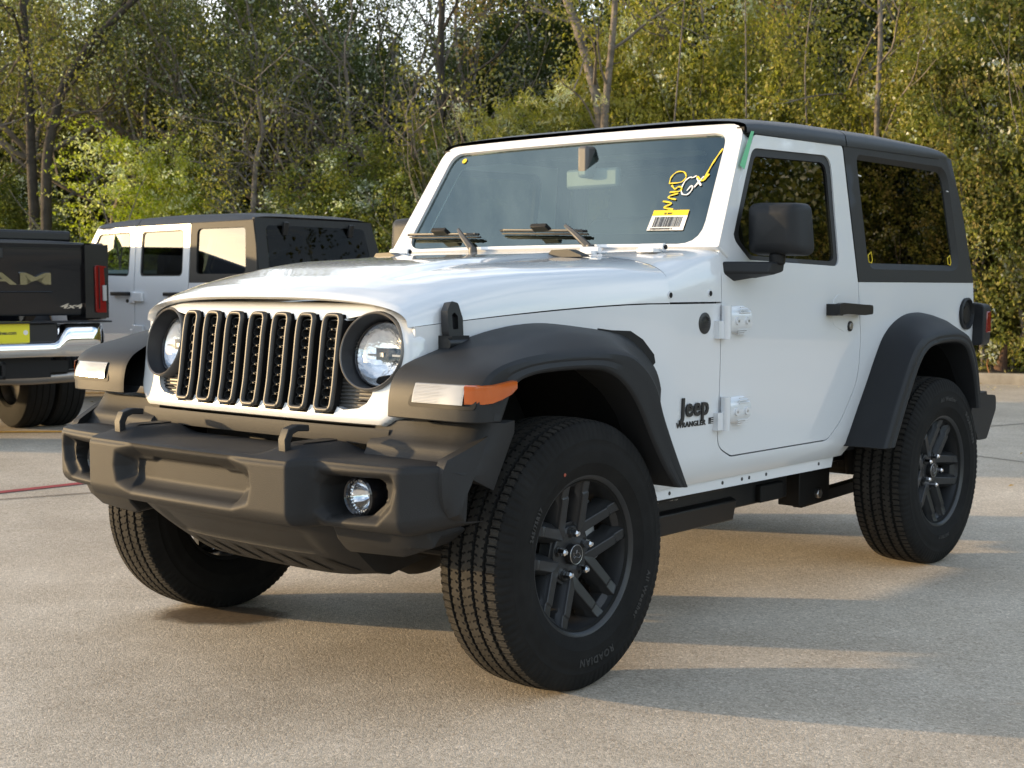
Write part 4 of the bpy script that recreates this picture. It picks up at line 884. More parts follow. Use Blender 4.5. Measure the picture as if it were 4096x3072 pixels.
# ------------------------------------------------------------------ the paved lot
def concrete():
    m = bpy.data.materials.new('exposed_aggregate_concrete'); m.use_nodes = True; nt = m.node_tree; b = nt.nodes['Principled BSDF']; N = nt.nodes.new; L = nt.links.new
    tc = N('ShaderNodeTexCoord')
    def noise(s, d=5, r=.6):
        n = N('ShaderNodeTexNoise'); n.inputs['Scale'].default_value = s; n.inputs['Detail'].default_value = d; n.inputs['Roughness'].default_value = r; L(tc.outputs['Object'], n.inputs['Vector']); return n
    def ramp(src, *st):
        r = N('ShaderNodeValToRGB'); e = r.color_ramp.elements
        for i, (p, c) in enumerate(st):
            q = e[i] if i < 2 else e.new(p); q.position = p; q.color = (*c, 1) if hasattr(c, '__len__') else (c, c, c, 1)
        L(src, r.inputs[0]); return r
    def mixc(a, bb, f, mode='MIX'):
        x = N('ShaderNodeMix'); x.data_type = 'RGBA'; x.blend_type = mode
        for k, v in (('A', a), ('B', bb), ('Factor', f)):
            if hasattr(v, 'links'): L(v, x.inputs[k])
            elif k == 'Factor': x.inputs[k].default_value = v
            else: x.inputs[k].default_value = (*v, 1)
        return x.outputs['Result']
    base = ramp(noise(.55, 6, .6).outputs['Fac'], (.34, (.44, .388, .322)), (.5, (.53, .473, .398)), (.66, (.61, .552, .472)))
    v = N('ShaderNodeTexVoronoi'); v.inputs['Scale'].default_value = 125; L(tc.outputs['Object'], v.inputs['Vector'])
    hue = ramp(v.outputs['Color'], (.0, (.55, .50, .44)), (.35, (.88, .86, .82)), (.7, (1.05, 1.02, .98)), (1., (1.55, 1.52, 1.48)))
    c = mixc(base.outputs[0], hue.outputs[0], .72, 'MULTIPLY')
    v2 = N('ShaderNodeTexVoronoi'); v2.inputs['Scale'].default_value = 300; L(tc.outputs['Object'], v2.inputs['Vector'])
    h2 = ramp(v2.outputs['Color'], (.0, (.62, .60, .57)), (.5, (1., 1., 1.)), (1., (1.35, 1.33, 1.3)))
    c = mixc(c, h2.outputs[0], .65, 'MULTIPLY')
    st = ramp(noise(2.3, 7, .7).outputs['Fac'], (.44, (.78, .75, .70)), (.60, (1, 1, 1))); c = mixc(c, st.outputs[0], .35, 'MULTIPLY')
    fl = ramp(noise(30, 2, .5).outputs['Fac'], (.66, (1, 1, 1)), (.72, (.6, .58, .55))); c = mixc(c, fl.outputs[0], .35, 'MULTIPLY')
    L(c, b.inputs['Base Color']); b.inputs['Roughness'].default_value = .85; b.inputs['Specular IOR Level'].default_value = .3
    ad = N('ShaderNodeMath'); ad.operation = 'ADD'; L(v.outputs['Distance'], ad.inputs[0]); L(v2.outputs['Distance'], ad.inputs[1])
    bp = N('ShaderNodeBump'); bp.inputs['Strength'].default_value = .35; bp.inputs['Distance'].default_value = .004; bp.invert = True; L(ad.outputs[0], bp.inputs['Height'])
    L(bp.outputs[0], b.inputs['Normal']); return m
KD = np.array([.342, -.940, 0]); KN = np.array([-.940, -.342, 0]); K0 = np.array([-13.2, -3.2, 0])   # kerb: towards the left of the photo, and away from the lot
def behind_kerb(px, off):
    lat = (px-1106)/3024; d = VH+RH*lat; n = KN; t = ((K0-CAM+KN*off)@n)/(d@n); p = CAM+d*t; p[2] = 0; return p
def strip(name, a, b, w, z, m, kind='structure'):
    a = np.array([*a, z]); b = np.array([*b, z]); d = b-a; n = np.array([-d[1], d[0], 0])/np.linalg.norm(d)*w/2
    mb = MB(); k = max(1, int(np.linalg.norm(d)/2)); P = np.array([[a+d*t-n, a+d*t+n] for t in np.linspace(0, 1, k+1)]); mb.addg(grid(P), m); o = mb.build(name, ang=0, recalc=False); return tag(o, kind=kind)
def stain_mat(c):
    m = mat('damp_stain', (.15, .11, .075), .6, bump=(120, .4, .003), var=(60, .35)); nt = m.node_tree; N = nt.nodes.new; L = nt.links.new; b = nt.nodes['Principled BSDF']
    tc = N('ShaderNodeTexCoord'); mp = N('ShaderNodeMapping'); mp.vector_type = 'TEXTURE'; mp.inputs['Location'].default_value = (c[0], c[1], 0); mp.inputs['Rotation'].default_value = (0, 0, math.radians(-56)); mp.inputs['Scale'].default_value = (.28, .17, 1)
    g = N('ShaderNodeTexGradient'); g.gradient_type = 'SPHERICAL'; no = N('ShaderNodeTexNoise'); no.inputs['Scale'].default_value = 14; ad = N('ShaderNodeMath'); ad.operation = 'MULTIPLY_ADD'; ad.inputs[1].default_value = .35
    rp = N('ShaderNodeValToRGB'); rp.color_ramp.elements[0].position = .26; rp.color_ramp.elements[1].position = .52; rp.color_ramp.elements[1].color = (.75, .75, .75, 1)
    L(tc.outputs['Object'], mp.inputs[0]); L(mp.outputs[0], g.inputs[0]); L(tc.outputs['Object'], no.inputs['Vector']); L(no.outputs['Fac'], ad.inputs[0]); L(g.outputs['Fac'], ad.inputs[2]); L(ad.outputs[0], rp.inputs[0]); L(rp.outputs[0], b.inputs['Alpha']); return m
def build_ground():
    CON = concrete()
    g = MB(); R = 400
    far = [K0+KD*t+KN*.15 for t in (-400, 400)]
    g.add([(-R, -R, -.02), (R, -R, -.02), (R, R, -.02), (-R, R, -.02)], [(0, 1, 2, 3)], mat('soil_and_grass', (.055, .06, .025), .95, bump=(25, .8, .03), var=(1.5, .5))); tag(g.build('ground', ang=0, recalc=False), kind='structure')
    a, b = K0+KD*-60, K0+KD*60; q = KN*-90; lot = MB(); lot.add([a, b, b+q, a+q], [(0, 1, 2, 3)], CON); o = lot.build('parking_lot', ang=0, recalc=False); tag(o, kind='structure')
    kc = mat('kerb_concrete', (.36, .31, .24), .9, bump=(120, .5, .004), var=(5, .25))
    sec = roundpoly([(0, -.03), (0, .115), (.015, .13), (.15, .13), (.15, -.03)], .015, 3)
    P = np.array([[K0+KD*t+KN*u+np.array([0, 0, z]) for u, z in sec] for t in np.linspace(-50, 50, 60)]); k = MB(); k.addg(grid(P, cv=True), kc); tag(k.build('kerb', ang=40), kind='structure')
    # bank of soil and litter behind the kerb
    u = np.linspace(0.14, 14, 40); t = np.linspace(-55, 45, 160); P = np.array([[K0+KD*a_+KN*b_+np.array([0, 0, .10+.03*math.sin(a_*3+b_*2)+.05*(1-math.exp(-b_))+rng.normal(0, .015)]) for b_ in u] for a_ in t])
    s = MB(); s.addg(grid(P), mat('leaf_litter', (.060, .048, .026), .95, bump=(60, 1, .03), var=(9, .6, (.10, .085, .04)))); tag(s.build('bank', ang=60), kind='structure')
    jn = mat('joint_filler', (.05, .046, .042), .9); red = mat('red_road_paint', (.30, .035, .04), .75, bump=(200, .3, .002), var=(16, .25)); yel = mat('yellow_road_paint', (.50, .30, .04), .75, var=(16, .3))
    strip('pavement_joint', (2.2, -4.65), (-13.5, .55), .018, .004, jn); strip('pavement_joint', (-9.2, -9.5), (-3.2, 8.6), .014, .004, jn)
    strip('red_line', (3.0, -4.12), (-6.5, -3.62), .085, .004, red)
    for px, d0 in ((150, 10.95), (215, 14.9)):
        a = ground_at(px-330, d0); b = ground_at(px+230, d0+.15); strip('yellow_line', a[:2], b[:2], .11, .004, yel)
    oil = MB(); th = np.linspace(0, 2*math.pi, 40, endpoint=False); rr = 1.5+0*th; c = np.array([.12, -.62])
    oil.add([(c[0]+.13*r*math.cos(t)-.28*r*math.sin(t)*.55, c[1]+.20*r*math.sin(t)+.05*r*math.cos(t), .004) for t, r in zip(th, rr)], [tuple(range(40))], stain_mat(c)); tag(oil.build('oil_stain', ang=0, recalc=False), kind='structure')

# ------------------------------------------------------------------ the four-door car behind
def build_litter():
    n = 150; t = rng.uniform(-6, 16, n); d = -rng.exponential(.9, n)-.02; C = K0+KD*t[:, None]+KN*d[:, None]; far = rng.uniform(-1, 1, (30, 2))*np.array([3.5, 7])+np.array([-8, -2]); C = np.concatenate([C, np.stack([far[:, 0], far[:, 1], 0*far[:, 0]], 1)]); C[:, 2] = .010
    V, F = leaves(C, .055, .6, nb=np.array([0, 0, 6.])); V[:, 2] = np.clip(V[:, 2], .005, .02); o = leaf_obj('fallen_leaves', V, F, LM['orange'], None); tag(o, 'dry fallen leaves scattered on the paving along the kerb', 'fallen leaves', kind='stuff')
def build_four_door():
    car = empty('off_road_car'); tag(car, 'white four-door off-road car with black hardtop, seen from its rear corner', 'car')
    DF = roundpoly([(-.907, 1.30), (-1.205, 1.703), (-1.775, 1.714), (-1.80, 1.18), (-1.80, .62), (-1.70, .579), (-1.0, .581), (-.907, .62)], [.02, .03, .02, .02, .08, .05, .04, .07])
    DR = roundpoly([(-1.787, 1.714), (-2.60, 1.722), (-2.625, 1.18), (-2.62, .95), (-2.48, .70), (-2.36, .579), (-1.90, .579), (-1.812, .62), (-1.812, 1.18)], [.02, .02, .02, .2, .2, .09, .04, .07, .02])
    WF = roundpoly([(-1.06, 1.258), (-.99, 1.335), (-1.185, 1.655), (-1.70, 1.668), (-1.712, 1.243)], [.03, .05, .06, .06, .045]); WR = roundpoly([(-1.885, 1.243), (-1.87, 1.665), (-2.505, 1.672), (-2.53, 1.243)], .05)
    SX = -.548  # rear axle sits this much further back than on the two-door
    sh = lambda o: [(x+SX, z) for x, z in o]
    for s in (1, -1):
        mi = s < 0
        b = MB(); side = [(-.90, 1.109), (-.902, .60), (-.98, .57), (-2.38, .57), (-2.50, .69), (-2.632, .94), (-2.632, 1.183), (-3.59, 1.183), (-3.61, 1.0), (-3.61, .75), (-3.58, .58), (-3.48, .58), (-3.41, .80), (-3.25, .96), (-2.90, .96), (-2.75, .90), (-2.6, .75), (-2.48, .56), (-2.44, .497), (-.56, .497), (-.50, .60), (-.32, .86), (-.15, .97), (.22, .965), (.36, .90), (.40, .80), (.40, 1.05), (-.3, 1.09)]
        b.addg(plate(side, [], fside(), .012, .08), WHITE); b.addg(plate([(-.907, 1.31), (-1.2, 1.70), (-2.6, 1.71), (-2.6, .6), (-.9, .6)], [WF, WR], fside(-.024), .004, .2), BLACK); b.build('body_side', car, mirror=mi)
        for D, W, gl, hx, nm in ((DF, WF, CLEARGLASS, -1.62, 'front_door'), (DR, WR, BGTINT, -2.44, 'rear_door')):
            d = MB().addg(plate(D, [W], fside(.0), .03, .06), WHITE).build(nm, car, mirror=mi, bev=.004)
            W2 = np.asarray(W); c = W2.mean(0); W2 = c+(W2-c)*.95
            MB().addg(plate(W, [W2], fside(-.006), .02, .1), SEAL).build('window_seal', d, mirror=mi); MB().addg(plate(W2, [], fside(-.014), 0, .15), gl).build('window', d, mirror=mi)
            y0 = float(yside(hx, 1.07)); h = MB(); h.addg(box((hx, y0+.045, 1.078), (.25, .024, .038)), SATIN)
            for q in (-.10, .10): h.addg(box((hx+q, y0+.02, 1.078), (.05, .05, .036)), SATIN)
            h.build('door_handle', d, mirror=mi, bev=.008); x0 = -.905 if nm == 'front_door' else -1.806
            for hz in (1.05, .74):
                q = MB(); yy = float(yside(x0, hz)); q.addg(box((x0-.085, yy+.02, hz), (.14, .03, .085)), WHITE); q.addg(cyl((x0-.01, yy+.018, hz-.06), (x0-.01, yy+.018, hz+.05), .017, 10), WHITE); q.addg(box((x0+.03, yy+.005, hz-.03), (.07, .025, .06)), WHITE); q.build('door_hinge', d, mirror=mi, bev=.006)
            if nm == 'front_door':
                l = MB(); l.addg(cyl((-1.70, y0, 1.01), (-1.70, y0+.008, 1.01), .018, 12), SATIN); l.build('door_lock', d, mirror=mi)
                m = MB(); m.addg(box((-.97, .96, 1.36), (.16, .24, .18)), FLARE); m.addg(box((-.95, .84, 1.235), (.08, .14, .06)), FLARE); m.build('door_mirror', d, mirror=mi, bev=.02, seg=3)
    def roof4(x0, x1, n):
        out = []
        for x in np.linspace(x0, x1, n):
            zt = float(smooth_interp(np.array([x]), [-1.13, -1.16, -1.25, -1.6, -2.2, -3.2, -3.38, -3.47], [1.752, 1.765, 1.782, 1.805, 1.825, 1.815, 1.800, 1.768], .08)[0]); zl = np.interp(x, [-3.46, -1.16], [1.745, 1.722]); t = np.linspace(-1, 1, 31); r = np.abs(t)
            out.append(np.stack([np.full(31, x), .728*t, zl-.01+(zt-zl+.01)*np.clip(1-r**5, 0, 1)**(1/3.)], 1))
        return grid(np.array(out))
    ht = one('hardtop', roof4(-1.80, -3.47, 16), ROOF, car, ang=50); one('roof_panel', roof4(-1.15, -1.79, 10), ROOF, ht, ang=50)
    QG = roundpoly([(-2.70, 1.672), (-2.73, 1.262), (-3.42, 1.262), (-3.37, 1.672)], .05)
    for s in (1, -1):
        q = MB(); q.addg(plate([(-2.612, 1.725), (-2.64, 1.184), (-3.588, 1.184), (-3.53, 1.5), (-3.46, 1.74)], [QG], fside(.002), .02, .08), ROOFSIDE); q.build('hardtop_side', ht, mirror=s < 0, bev=.004); MB().addg(plate(QG, [], fside(-.012), 0, .2), BGTINT).build('quarter_window', ht, mirror=s < 0)
    fr = lambda o=0.: (lambda uv: (np.stack([-3.60-o+.23*(uv[:, 1]-1.184), uv[:, 0], uv[:, 1]], 1), np.array([-.974, 0, .226])))
    rw = roundpoly([(-.64, 1.20), (.64, 1.20), (.60, 1.690), (-.60, 1.690)], .06)
    r = MB(); r.addg(plate([(-.768, 1.184), (.768, 1.184), (.715, 1.755), (-.715, 1.755)], [rw], fr(), .03, .1), ROOFSIDE); r.build('hardtop_rear', ht, bev=.012, seg=3)
    w = one('rear_window', plate(rw, [], fr(.004), 0, .2), REARTINT, ht)
    for y in (.40, -.40):
        h = MB(); h.addg(box((-3.515, y, 1.665), (.03, .055, .12), roty(-.22)), SATIN); h.build('glass_hinge', w, bev=.006)
    bl = MB(); bl.addg(box((-3.625, -.10, 1.275), (.03, .16, .028)), REDL); bl.build('brake_light', car, bev=.004)
    tg = MB(); tg.addg(box((-3.60, 0, .88), (.04, 1.5, .60)), WHITE); tg.addg(box((-1.9, 0, .53), (3.3, 1.38, .06)), BLACK); tg.addg(box((-.88, 0, .84), (.03, 1.45, .55)), BLACK); tg.build('tailgate', car, bev=.01)
    for s in (1, -1):
        t = MB(); t.addg(box((-3.66, .75*s, 1.0), (.09, .17, .21)), FLARE); t.addg(box((-3.70, .75*s, 1.0), (.02, .10, .14)), REDL); t.build('tail_light', car, bev=.012)
    rb = MB(); rb.addg(box((-3.70, 0, .58), (.17, 1.66, .2)), FLARE); rb.build('rear_bumper', car, bev=.03, seg=3)
    # nose of the car
    P = np.array([hood_sec(x, 31) for x in np.linspace(.44, -.6, 20)]); one('hood', grid(P), WHITE, car, ang=55); P = np.array([hood_sec(x, 31, cowl=True) for x in np.linspace(-.607, -.905, 6)]); one('cowl', grid(P), WHITE, car, ang=50)
    outer = roundpoly([(-.782, -.012), (-.716, .506), (.716, .506), (.782, -.012)], .05); hole = roundpoly([(-.705, 0), (-.659, .468), (.659, .468), (.705, 0)], .07)
    one('windshield_frame', plate(outer, [hole], fws(.008), .075, .06), WHITE, car, bev=.016); one('windshield', plate(hole, [], fws(-.004), 0, .1), WSGLASS, car)
    gr = MB(); gr.addg(box((.42, 0, .94), (.08, 1.2, .33)), WHITE); gr.addg(box((.60, 0, .60), (.25, 1.6, .2)), FLARE); gr.build('grille', car, bev=.03)
    for nm, pts in (('front_fender_flare', [(.48, .82), (.46, .93), (.30, .99), (0, 1.0), (-.12, .97), (-.30, .78), (-.49, .54)]), ('rear_fender_flare', sh([(-1.85, .54), (-2.06, .86), (-2.21, .97), (-2.46, .99), (-2.665, .96), (-2.765, .80), (-2.80, .64)]))):
        for s in (1, -1):
            m = MB(); m.addg(sweep([(x, .84*s, z) for x, z in pts], [(-.10, -.03), (.10, -.03), (.10, .02), (-.10, .045)] if s > 0 else [(-.10, -.03), (.10, -.03), (.10, .045), (-.10, .02)], up=(0, 0, 1)), FLARE); m.build(nm, car, bev=.008)
    for y in (.38, -.38):
        s = MB(); s.addg(box((-1.95, y, 1.16), (.16, .46, .62), roty(-.2)), DARKFAB); s.addg(box((-2.03, y, 1.55), (.10, .26, .18)), DARKFAB); s.build('seat', car, bev=.04); 
    s = MB(); s.addg(box((-2.75, 0, 1.10), (.16, 1.2, .6), roty(-.2)), DARKFAB); s.build('rear_seat', car, bev=.04)
    dsh = MB(); dsh.addg(box((-1.05, 0, 1.15), (.30, 1.4, .25)), BLACK); dsh.build('dashboard', car, bev=.05)
    for x in (0, -3.008):
        for s in (1, -1):
            w = copy_tree(WHEELS['proto'], car); w.location = (x, .799*s, .392); w.rotation_euler = (0, 0, 0 if s > 0 else math.pi)
    car.location = (-5.389, -9.850, 0); car.rotation_euler = (0, 0, math.radians(-89.0))
    return car

# ------------------------------------------------------------------ the pickup at the left edge
def build_pickup():
    t = empty('pickup_truck'); tag(t, 'black pickup truck with chrome bumper and chrome letters, cut by the left edge', 'pickup truck')
    PAINT = mat('black_metallic_paint', (.006, .007, .009), .2, coat=.5, spec=.3)
    # tailgate, x forward from the rear bumper
    S = []
    for y in np.linspace(-.80, .80, 21):
        c = -.012*(y/.8)**4
        S.append([(.155, y, .93), (.150, y, .96), (.150, y, 1.30), (.140, y, 1.325), (.140, y, 1.44), (.125, y, 1.47), (.135, y, 1.492+c), (.20, y, 1.498+c), (.22, y, 1.48), (.22, y, .93)])
    tg = MB(); tg.addg(capped(np.array(S)), PAINT); tg.addg(box((.147, .0, 1.11), (.01, 1.1, .012)), PAINT); gate = tg.build('tailgate', t, ang=25, bev=.006)
    hn = MB(); hn.addg(box((.140, 0, 1.395), (.012, .34, .075)), SATIN); hn.addg(box((.130, 0, 1.40), (.016, .26, .03)), SATIN); hn.build('tailgate_handle', gate, bev=.006)
    f = lambda uv: (np.stack([np.full(len(uv), .1495), -uv[:, 0], uv[:, 1]], 1), np.array([-1., 0, 0]))
    l = MB(); l.addg(text_mesh('RAM', .122, lambda u: f(u*np.array([1, 1])+np.array([.17, 1.166])), .016, .0030, 1.12, 'CENTER', 0, 2.85), CHROME); l.build('chrome_letters', gate, bev=.0045, ang=30)
    l = MB(); l.addg(text_mesh('4x4', .052, lambda u: f(u+np.array([.60, .985])), .006, .0012, 1., 'LEFT', .3, 2.3), CHROME); l.build('drive_emblem', gate, ang=30)
    for s in (1, -1):
        sd = MB(); o = [(.12, .93), (.16, .90), (.60, .86), (.72, 1.02), (.95, 1.10), (1.28, 1.10), (1.52, .98), (1.62, .80), (2.62, .72), (2.62, 1.50), (.20, 1.485), (.14, 1.44)]
        sd.addg(plate(o, [], lambda u: (np.stack([u[:, 0], .975+.02*np.sin((u[:, 1]-.8)*4)+.11*sstep(.62, .75, u[:, 0])*sstep(1.68, 1.5, u[:, 0])*sstep(1.34, 1.2, u[:, 1]), u[:, 1]], 1), np.array([0, 1., 0])), .10, .06), PAINT)
        sd.addg(box((.165, .89, 1.19), (.11, .19, .56)), PAINT)
        b = sd.build('bed_side', t, mirror=s < 0, ang=35, bev=.015, seg=3)
        tl = MB(); o = roundpoly([(.872, .95), (.985, .95), (.988, 1.29), (.965, 1.305), (.868, 1.315)], .02)
        tl.addg(capped(np.array([np.stack([np.full(len(o), x)+.03*np.clip((o[:, 0]-.94)/.05, 0, 1), o[:, 0], o[:, 1]], 1) for x in (.16, .098, .092)])), REDL); tl.addg(box((.098, .945, 1.10), (.02, .03, .12)), CLEARL); tl.addg(box((.092, .90, 1.14), (.006, .008, .32)), BLACK); tl.build('tail_light', b, mirror=s < 0, bev=.004)
    # bumper: chrome, lower in the middle, with a black step pad and the yellow plate
    S = []
    for y in np.linspace(-.98, .98, 61):
        a = abs(y); z1 = .872-.125*float(sstep(.60, .50, a)); e = .20*max(0, (a-.80)/.18)**2
        zm = (z1+.62)/2; hh = (z1-.62)/2; S.append([(.10+e, y, z1)]+[(.045-.060*math.cos(q)+e, y, zm+hh*math.sin(q)) for q in np.linspace(1.5, -1.5, 11)]+[(.10+e, y, .62)])
    bm = MB(); bm.addg(capped(np.array(S)), CHROME); bp = bm.build('rear_bumper', t, ang=60)
    pd = MB(); pd.addg(box((.085, 0, .885), (.20, 1.90, .014)), SATIN); pd.addg(box((.06, 0, .80), (.06, 1.06, .15)), SATIN); pd.build('step_pad', bp, bev=.008)
    pl = MB(); pl.addg(box((.022, -.15, .815), (.006, .31, .155)), mat('yellow_plate', (.72, .66, .02), .45)); pl.addg(text_mesh('Huffines.com', .036, lambda u: (np.stack([np.full(len(u), .0187), -u[:, 0]-.015, .800+u[:, 1]], 1), np.array([-1., 0, 0])), .001, .0012), INK); pl.addg(lathe([(0, .001), (.018, .001), (.018, 0)], 16, (.0185, -.275, .812), (-1, 0, 0)), PAPER); pl.build('number_plate', bp, ang=0)
    hq = MB()
    for q in ((-.05, 0), (.05, 0), (0, .05), (0, -.05)): hq.addg(box((.0, q[0], .545+q[1]), (.22, .03 if q[0] else .13, .03 if q[1] else .13)), BLACK)
    hq.addg(box((.16, 0, .55), (.10, 1.3, .10)), BLACK); hq.build('hitch_receiver', t, bev=.006)
    ex = MB(); ex.addg(sweep([(.85, -.10, .47), (.45, -.15, .455), (.22, -.40, .46), (.17, -.70, .47), (.10, -.93, .475)], circ(.05, 16), up=(0, 0, 1)), mat('exhaust_tip', (.30, .29, .28), .35, metal=1.)); ex.build('exhaust_pipe', t, ang=60)
    # added slab standing in for a vehicle roof behind, bed floor, cab and nose
    dk = MB(); dk.addg(box((.62, 0, 1.535), (.55, 1.60, .085)), SATIN); dk.build('stand_in_slab', t, bev=.02, seg=3)
    fl = MB(); fl.addg(box((1.4, 0, .80), (2.5, 1.7, .10)), BLACK); fl.addg(box((2.9, .0, .55), (5.6, 1.0, .16)), BLACK); fl.build('bed_floor', t)
    cp = roundpoly([(2.68, .60), (2.66, 1.48), (2.82, 1.83), (3.1, 1.88), (4.2, 1.87), (4.85, 1.42), (6.05, 1.36), (6.18, 1.1), (6.18, .60)], [.02, .1, .1, .1, .2, .1, .1, .1, .05])
    cb = MB(); cb.addg(capped(np.array([np.stack([cp[:, 0], np.full(len(cp), y)*np.where(cp[:, 1] > 1.45, 1-.22*(cp[:, 1]-1.45), 1), cp[:, 1]], 1) for y in (-1.0, -.96, .96, 1.0)])), PAINT); c = cb.build('cab', t, ang=30, bev=.03, seg=3)
    for s in (1, -1):
        w = MB(); w.addg(plate(roundpoly([(2.95, 1.47), (3.02, 1.78), (4.05, 1.78), (4.55, 1.47)], .05), [], lambda u, s=s: (np.stack([u[:, 0], (1.008-.22*(u[:, 1]-1.45)), u[:, 1]], 1), np.array([0, 1., .2])), .006, .2), BLACKGLOSS); w.build('side_window', c, mirror=s < 0)
    for x, ys in ((1.12, (.72, .98)), (5.15, (.90,))):
        for s in (1, -1):
            for y in ys:
                w = MB(); w.addg(lathe([(.215, -.10), (.235, -.12), (.33, -.128), (.385, -.112), (.398, -.095), (.402, -.062), (.396, -.058), (.396, -.050), (.403, -.046), (.403, -.004), (.396, -.003), (.396, .004), (.403, .006), (.403, .046), (.396, .050), (.396, .058), (.402, .062), (.398, .095), (.385, .112), (.33, .128), (.235, .12), (.215, .10)], 56, (x, y*s, .402)), RUBBER)
                w.addg(lathe([(.22, -.09), (.20, 0), (.22, .09)], 32, (x, y*s, .402)), STEEL); w.addg(lathe([(.0, .03), (.2, .02), (.2, -.02), (0, -.03)], 24, (x, y*s, .402)), mat('steel_wheel', (.25, .25, .25), .4, metal=1.)); w.build('wheel', t, ang=30)
    ax = MB(); ax.addg(cyl((1.12, -.95, .402), (1.12, .95, .402), .06, 14), BLACK); ax.addg(lathe([(0, -.17), (.14, -.12), (.19, 0), (.14, .12), (0, .17)], 20, (1.12, 0, .40), (1, 0, 0)), BLACK); ax.build('rear_axle', t)
    th = math.radians(43); fw = RH*-math.sin(th)+VH*math.cos(th); rt = np.cross(fw, [0, 0, 1])
    corner = CAM*np.array([1, 1, 0])+VH*10.75+RH*((244-1106)/3024*10.75)       # right end of the bumper
    o = corner-rt*.96; t.location = (o[0], o[1], 0); t.rotation_euler = (0, 0, math.atan2(fw[1], fw[0]))

def build_cone():
    c = empty('traffic_cone'); tag(c, 'dirty rust-coloured traffic cone leaning in the bushes behind the kerb', 'traffic cone')
    m = mat('dirty_cone_rubber', (.07, .034, .020), .85, var=(18, .6, (.12, .065, .04)), bump=(60, .5, .004))
    b = MB(); b.addg(lathe([(.125, .03), (.10, .12), (.062, .34), (.034, .52), (.028, .54), (.0, .545)], 28, ax=(0, 0, 1)), m); b.build('cone_body', c, ang=50)
    b = MB(); b.addg(box((0, 0, .012), (.36, .36, .03)), mat('cone_base', (.03, .022, .018), .85, var=(20, .5))); b.build('cone_base', c, bev=.01)
    b = MB(); b.addg(tube([(-.25, -.20, .03), (-.24, -.22, .10), (.10, -.26, .13), (.20, -.24, .08), (.26, -.2, .0)], .010, 8), mat('orange_rail', (.32, .13, .05), .6)); b.build('orange_edge', c)
    p = behind_kerb(2163, .36); c.location = (p[0], p[1], .15); c.rotation_euler = (math.radians(-8), math.radians(18), math.radians(25)); c.scale = (.68, .68, .62)
# ------------------------------------------------------------------ plants
def leaf_mat(name, cols, tr=.45, gloss=.025):
    m = bpy.data.materials.new(name); m.use_nodes = True; nt = m.node_tree; nt.nodes.clear(); N = nt.nodes.new; L = nt.links.new
    out = N('ShaderNodeOutputMaterial'); ge = N('ShaderNodeNewGeometry'); rp = N('ShaderNodeValToRGB'); e = rp.color_ramp.elements
    for i, c in enumerate(cols):
        p = i/(len(cols)-1); q = e[0] if i == 0 else (e[1] if i == len(cols)-1 else e.new(p))
        q.color = (*c, 1)
        if i not in (0, len(cols)-1): q.position = p
    tc = N('ShaderNodeTexCoord'); no = N('ShaderNodeTexNoise'); no.inputs['Scale'].default_value = 1.6; no.inputs['Detail'].default_value = 2; oi = N('ShaderNodeObjectInfo')
    vm = N('ShaderNodeVectorMath'); vm.operation = 'ADD'; L(tc.outputs['Object'], vm.inputs[0]); L(oi.outputs['Location'], vm.inputs[1]); L(vm.outputs[0], no.inputs['Vector'])
    ma = N('ShaderNodeMath'); ma.operation = 'MULTIPLY_ADD'; ma.inputs[1].default_value = .28; L(ge.outputs['Random Per Island'], ma.inputs[0])
    mb_ = N('ShaderNodeMapRange'); mb_.inputs['From Min'].default_value = .32; mb_.inputs['From Max'].default_value = .68; mb_.inputs['To Max'].default_value = .72; L(no.outputs['Fac'], mb_.inputs['Value']); L(mb_.outputs[0], ma.inputs[2])
    L(ma.outputs[0], rp.inputs[0])
    d = N('ShaderNodeBsdfDiffuse'); t = N('ShaderNodeBsdfTranslucent'); g = N('ShaderNodeBsdfGlossy'); g.inputs['Roughness'].default_value = .6
    mu = N('ShaderNodeMix'); mu.data_type = 'RGBA'; mu.blend_type = 'MULTIPLY'; mu.inputs['Factor'].default_value = 1; mu.inputs['B'].default_value = (1.0, 1.2, .5, 1)
    L(rp.outputs[0], d.inputs[0]); L(rp.outputs[0], mu.inputs['A']); L(mu.outputs['Result'], t.inputs[0])
    a = N('ShaderNodeMixShader'); a.inputs[0].default_value = tr; L(d.outputs[0], a.inputs[1]); L(t.outputs[0], a.inputs[2])
    b = N('ShaderNodeMixShader'); b.inputs[0].default_value = gloss; L(a.outputs[0], b.inputs[1]); L(g.outputs[0], b.inputs[2]); L(b.outputs[0], out.inputs[0]); return m
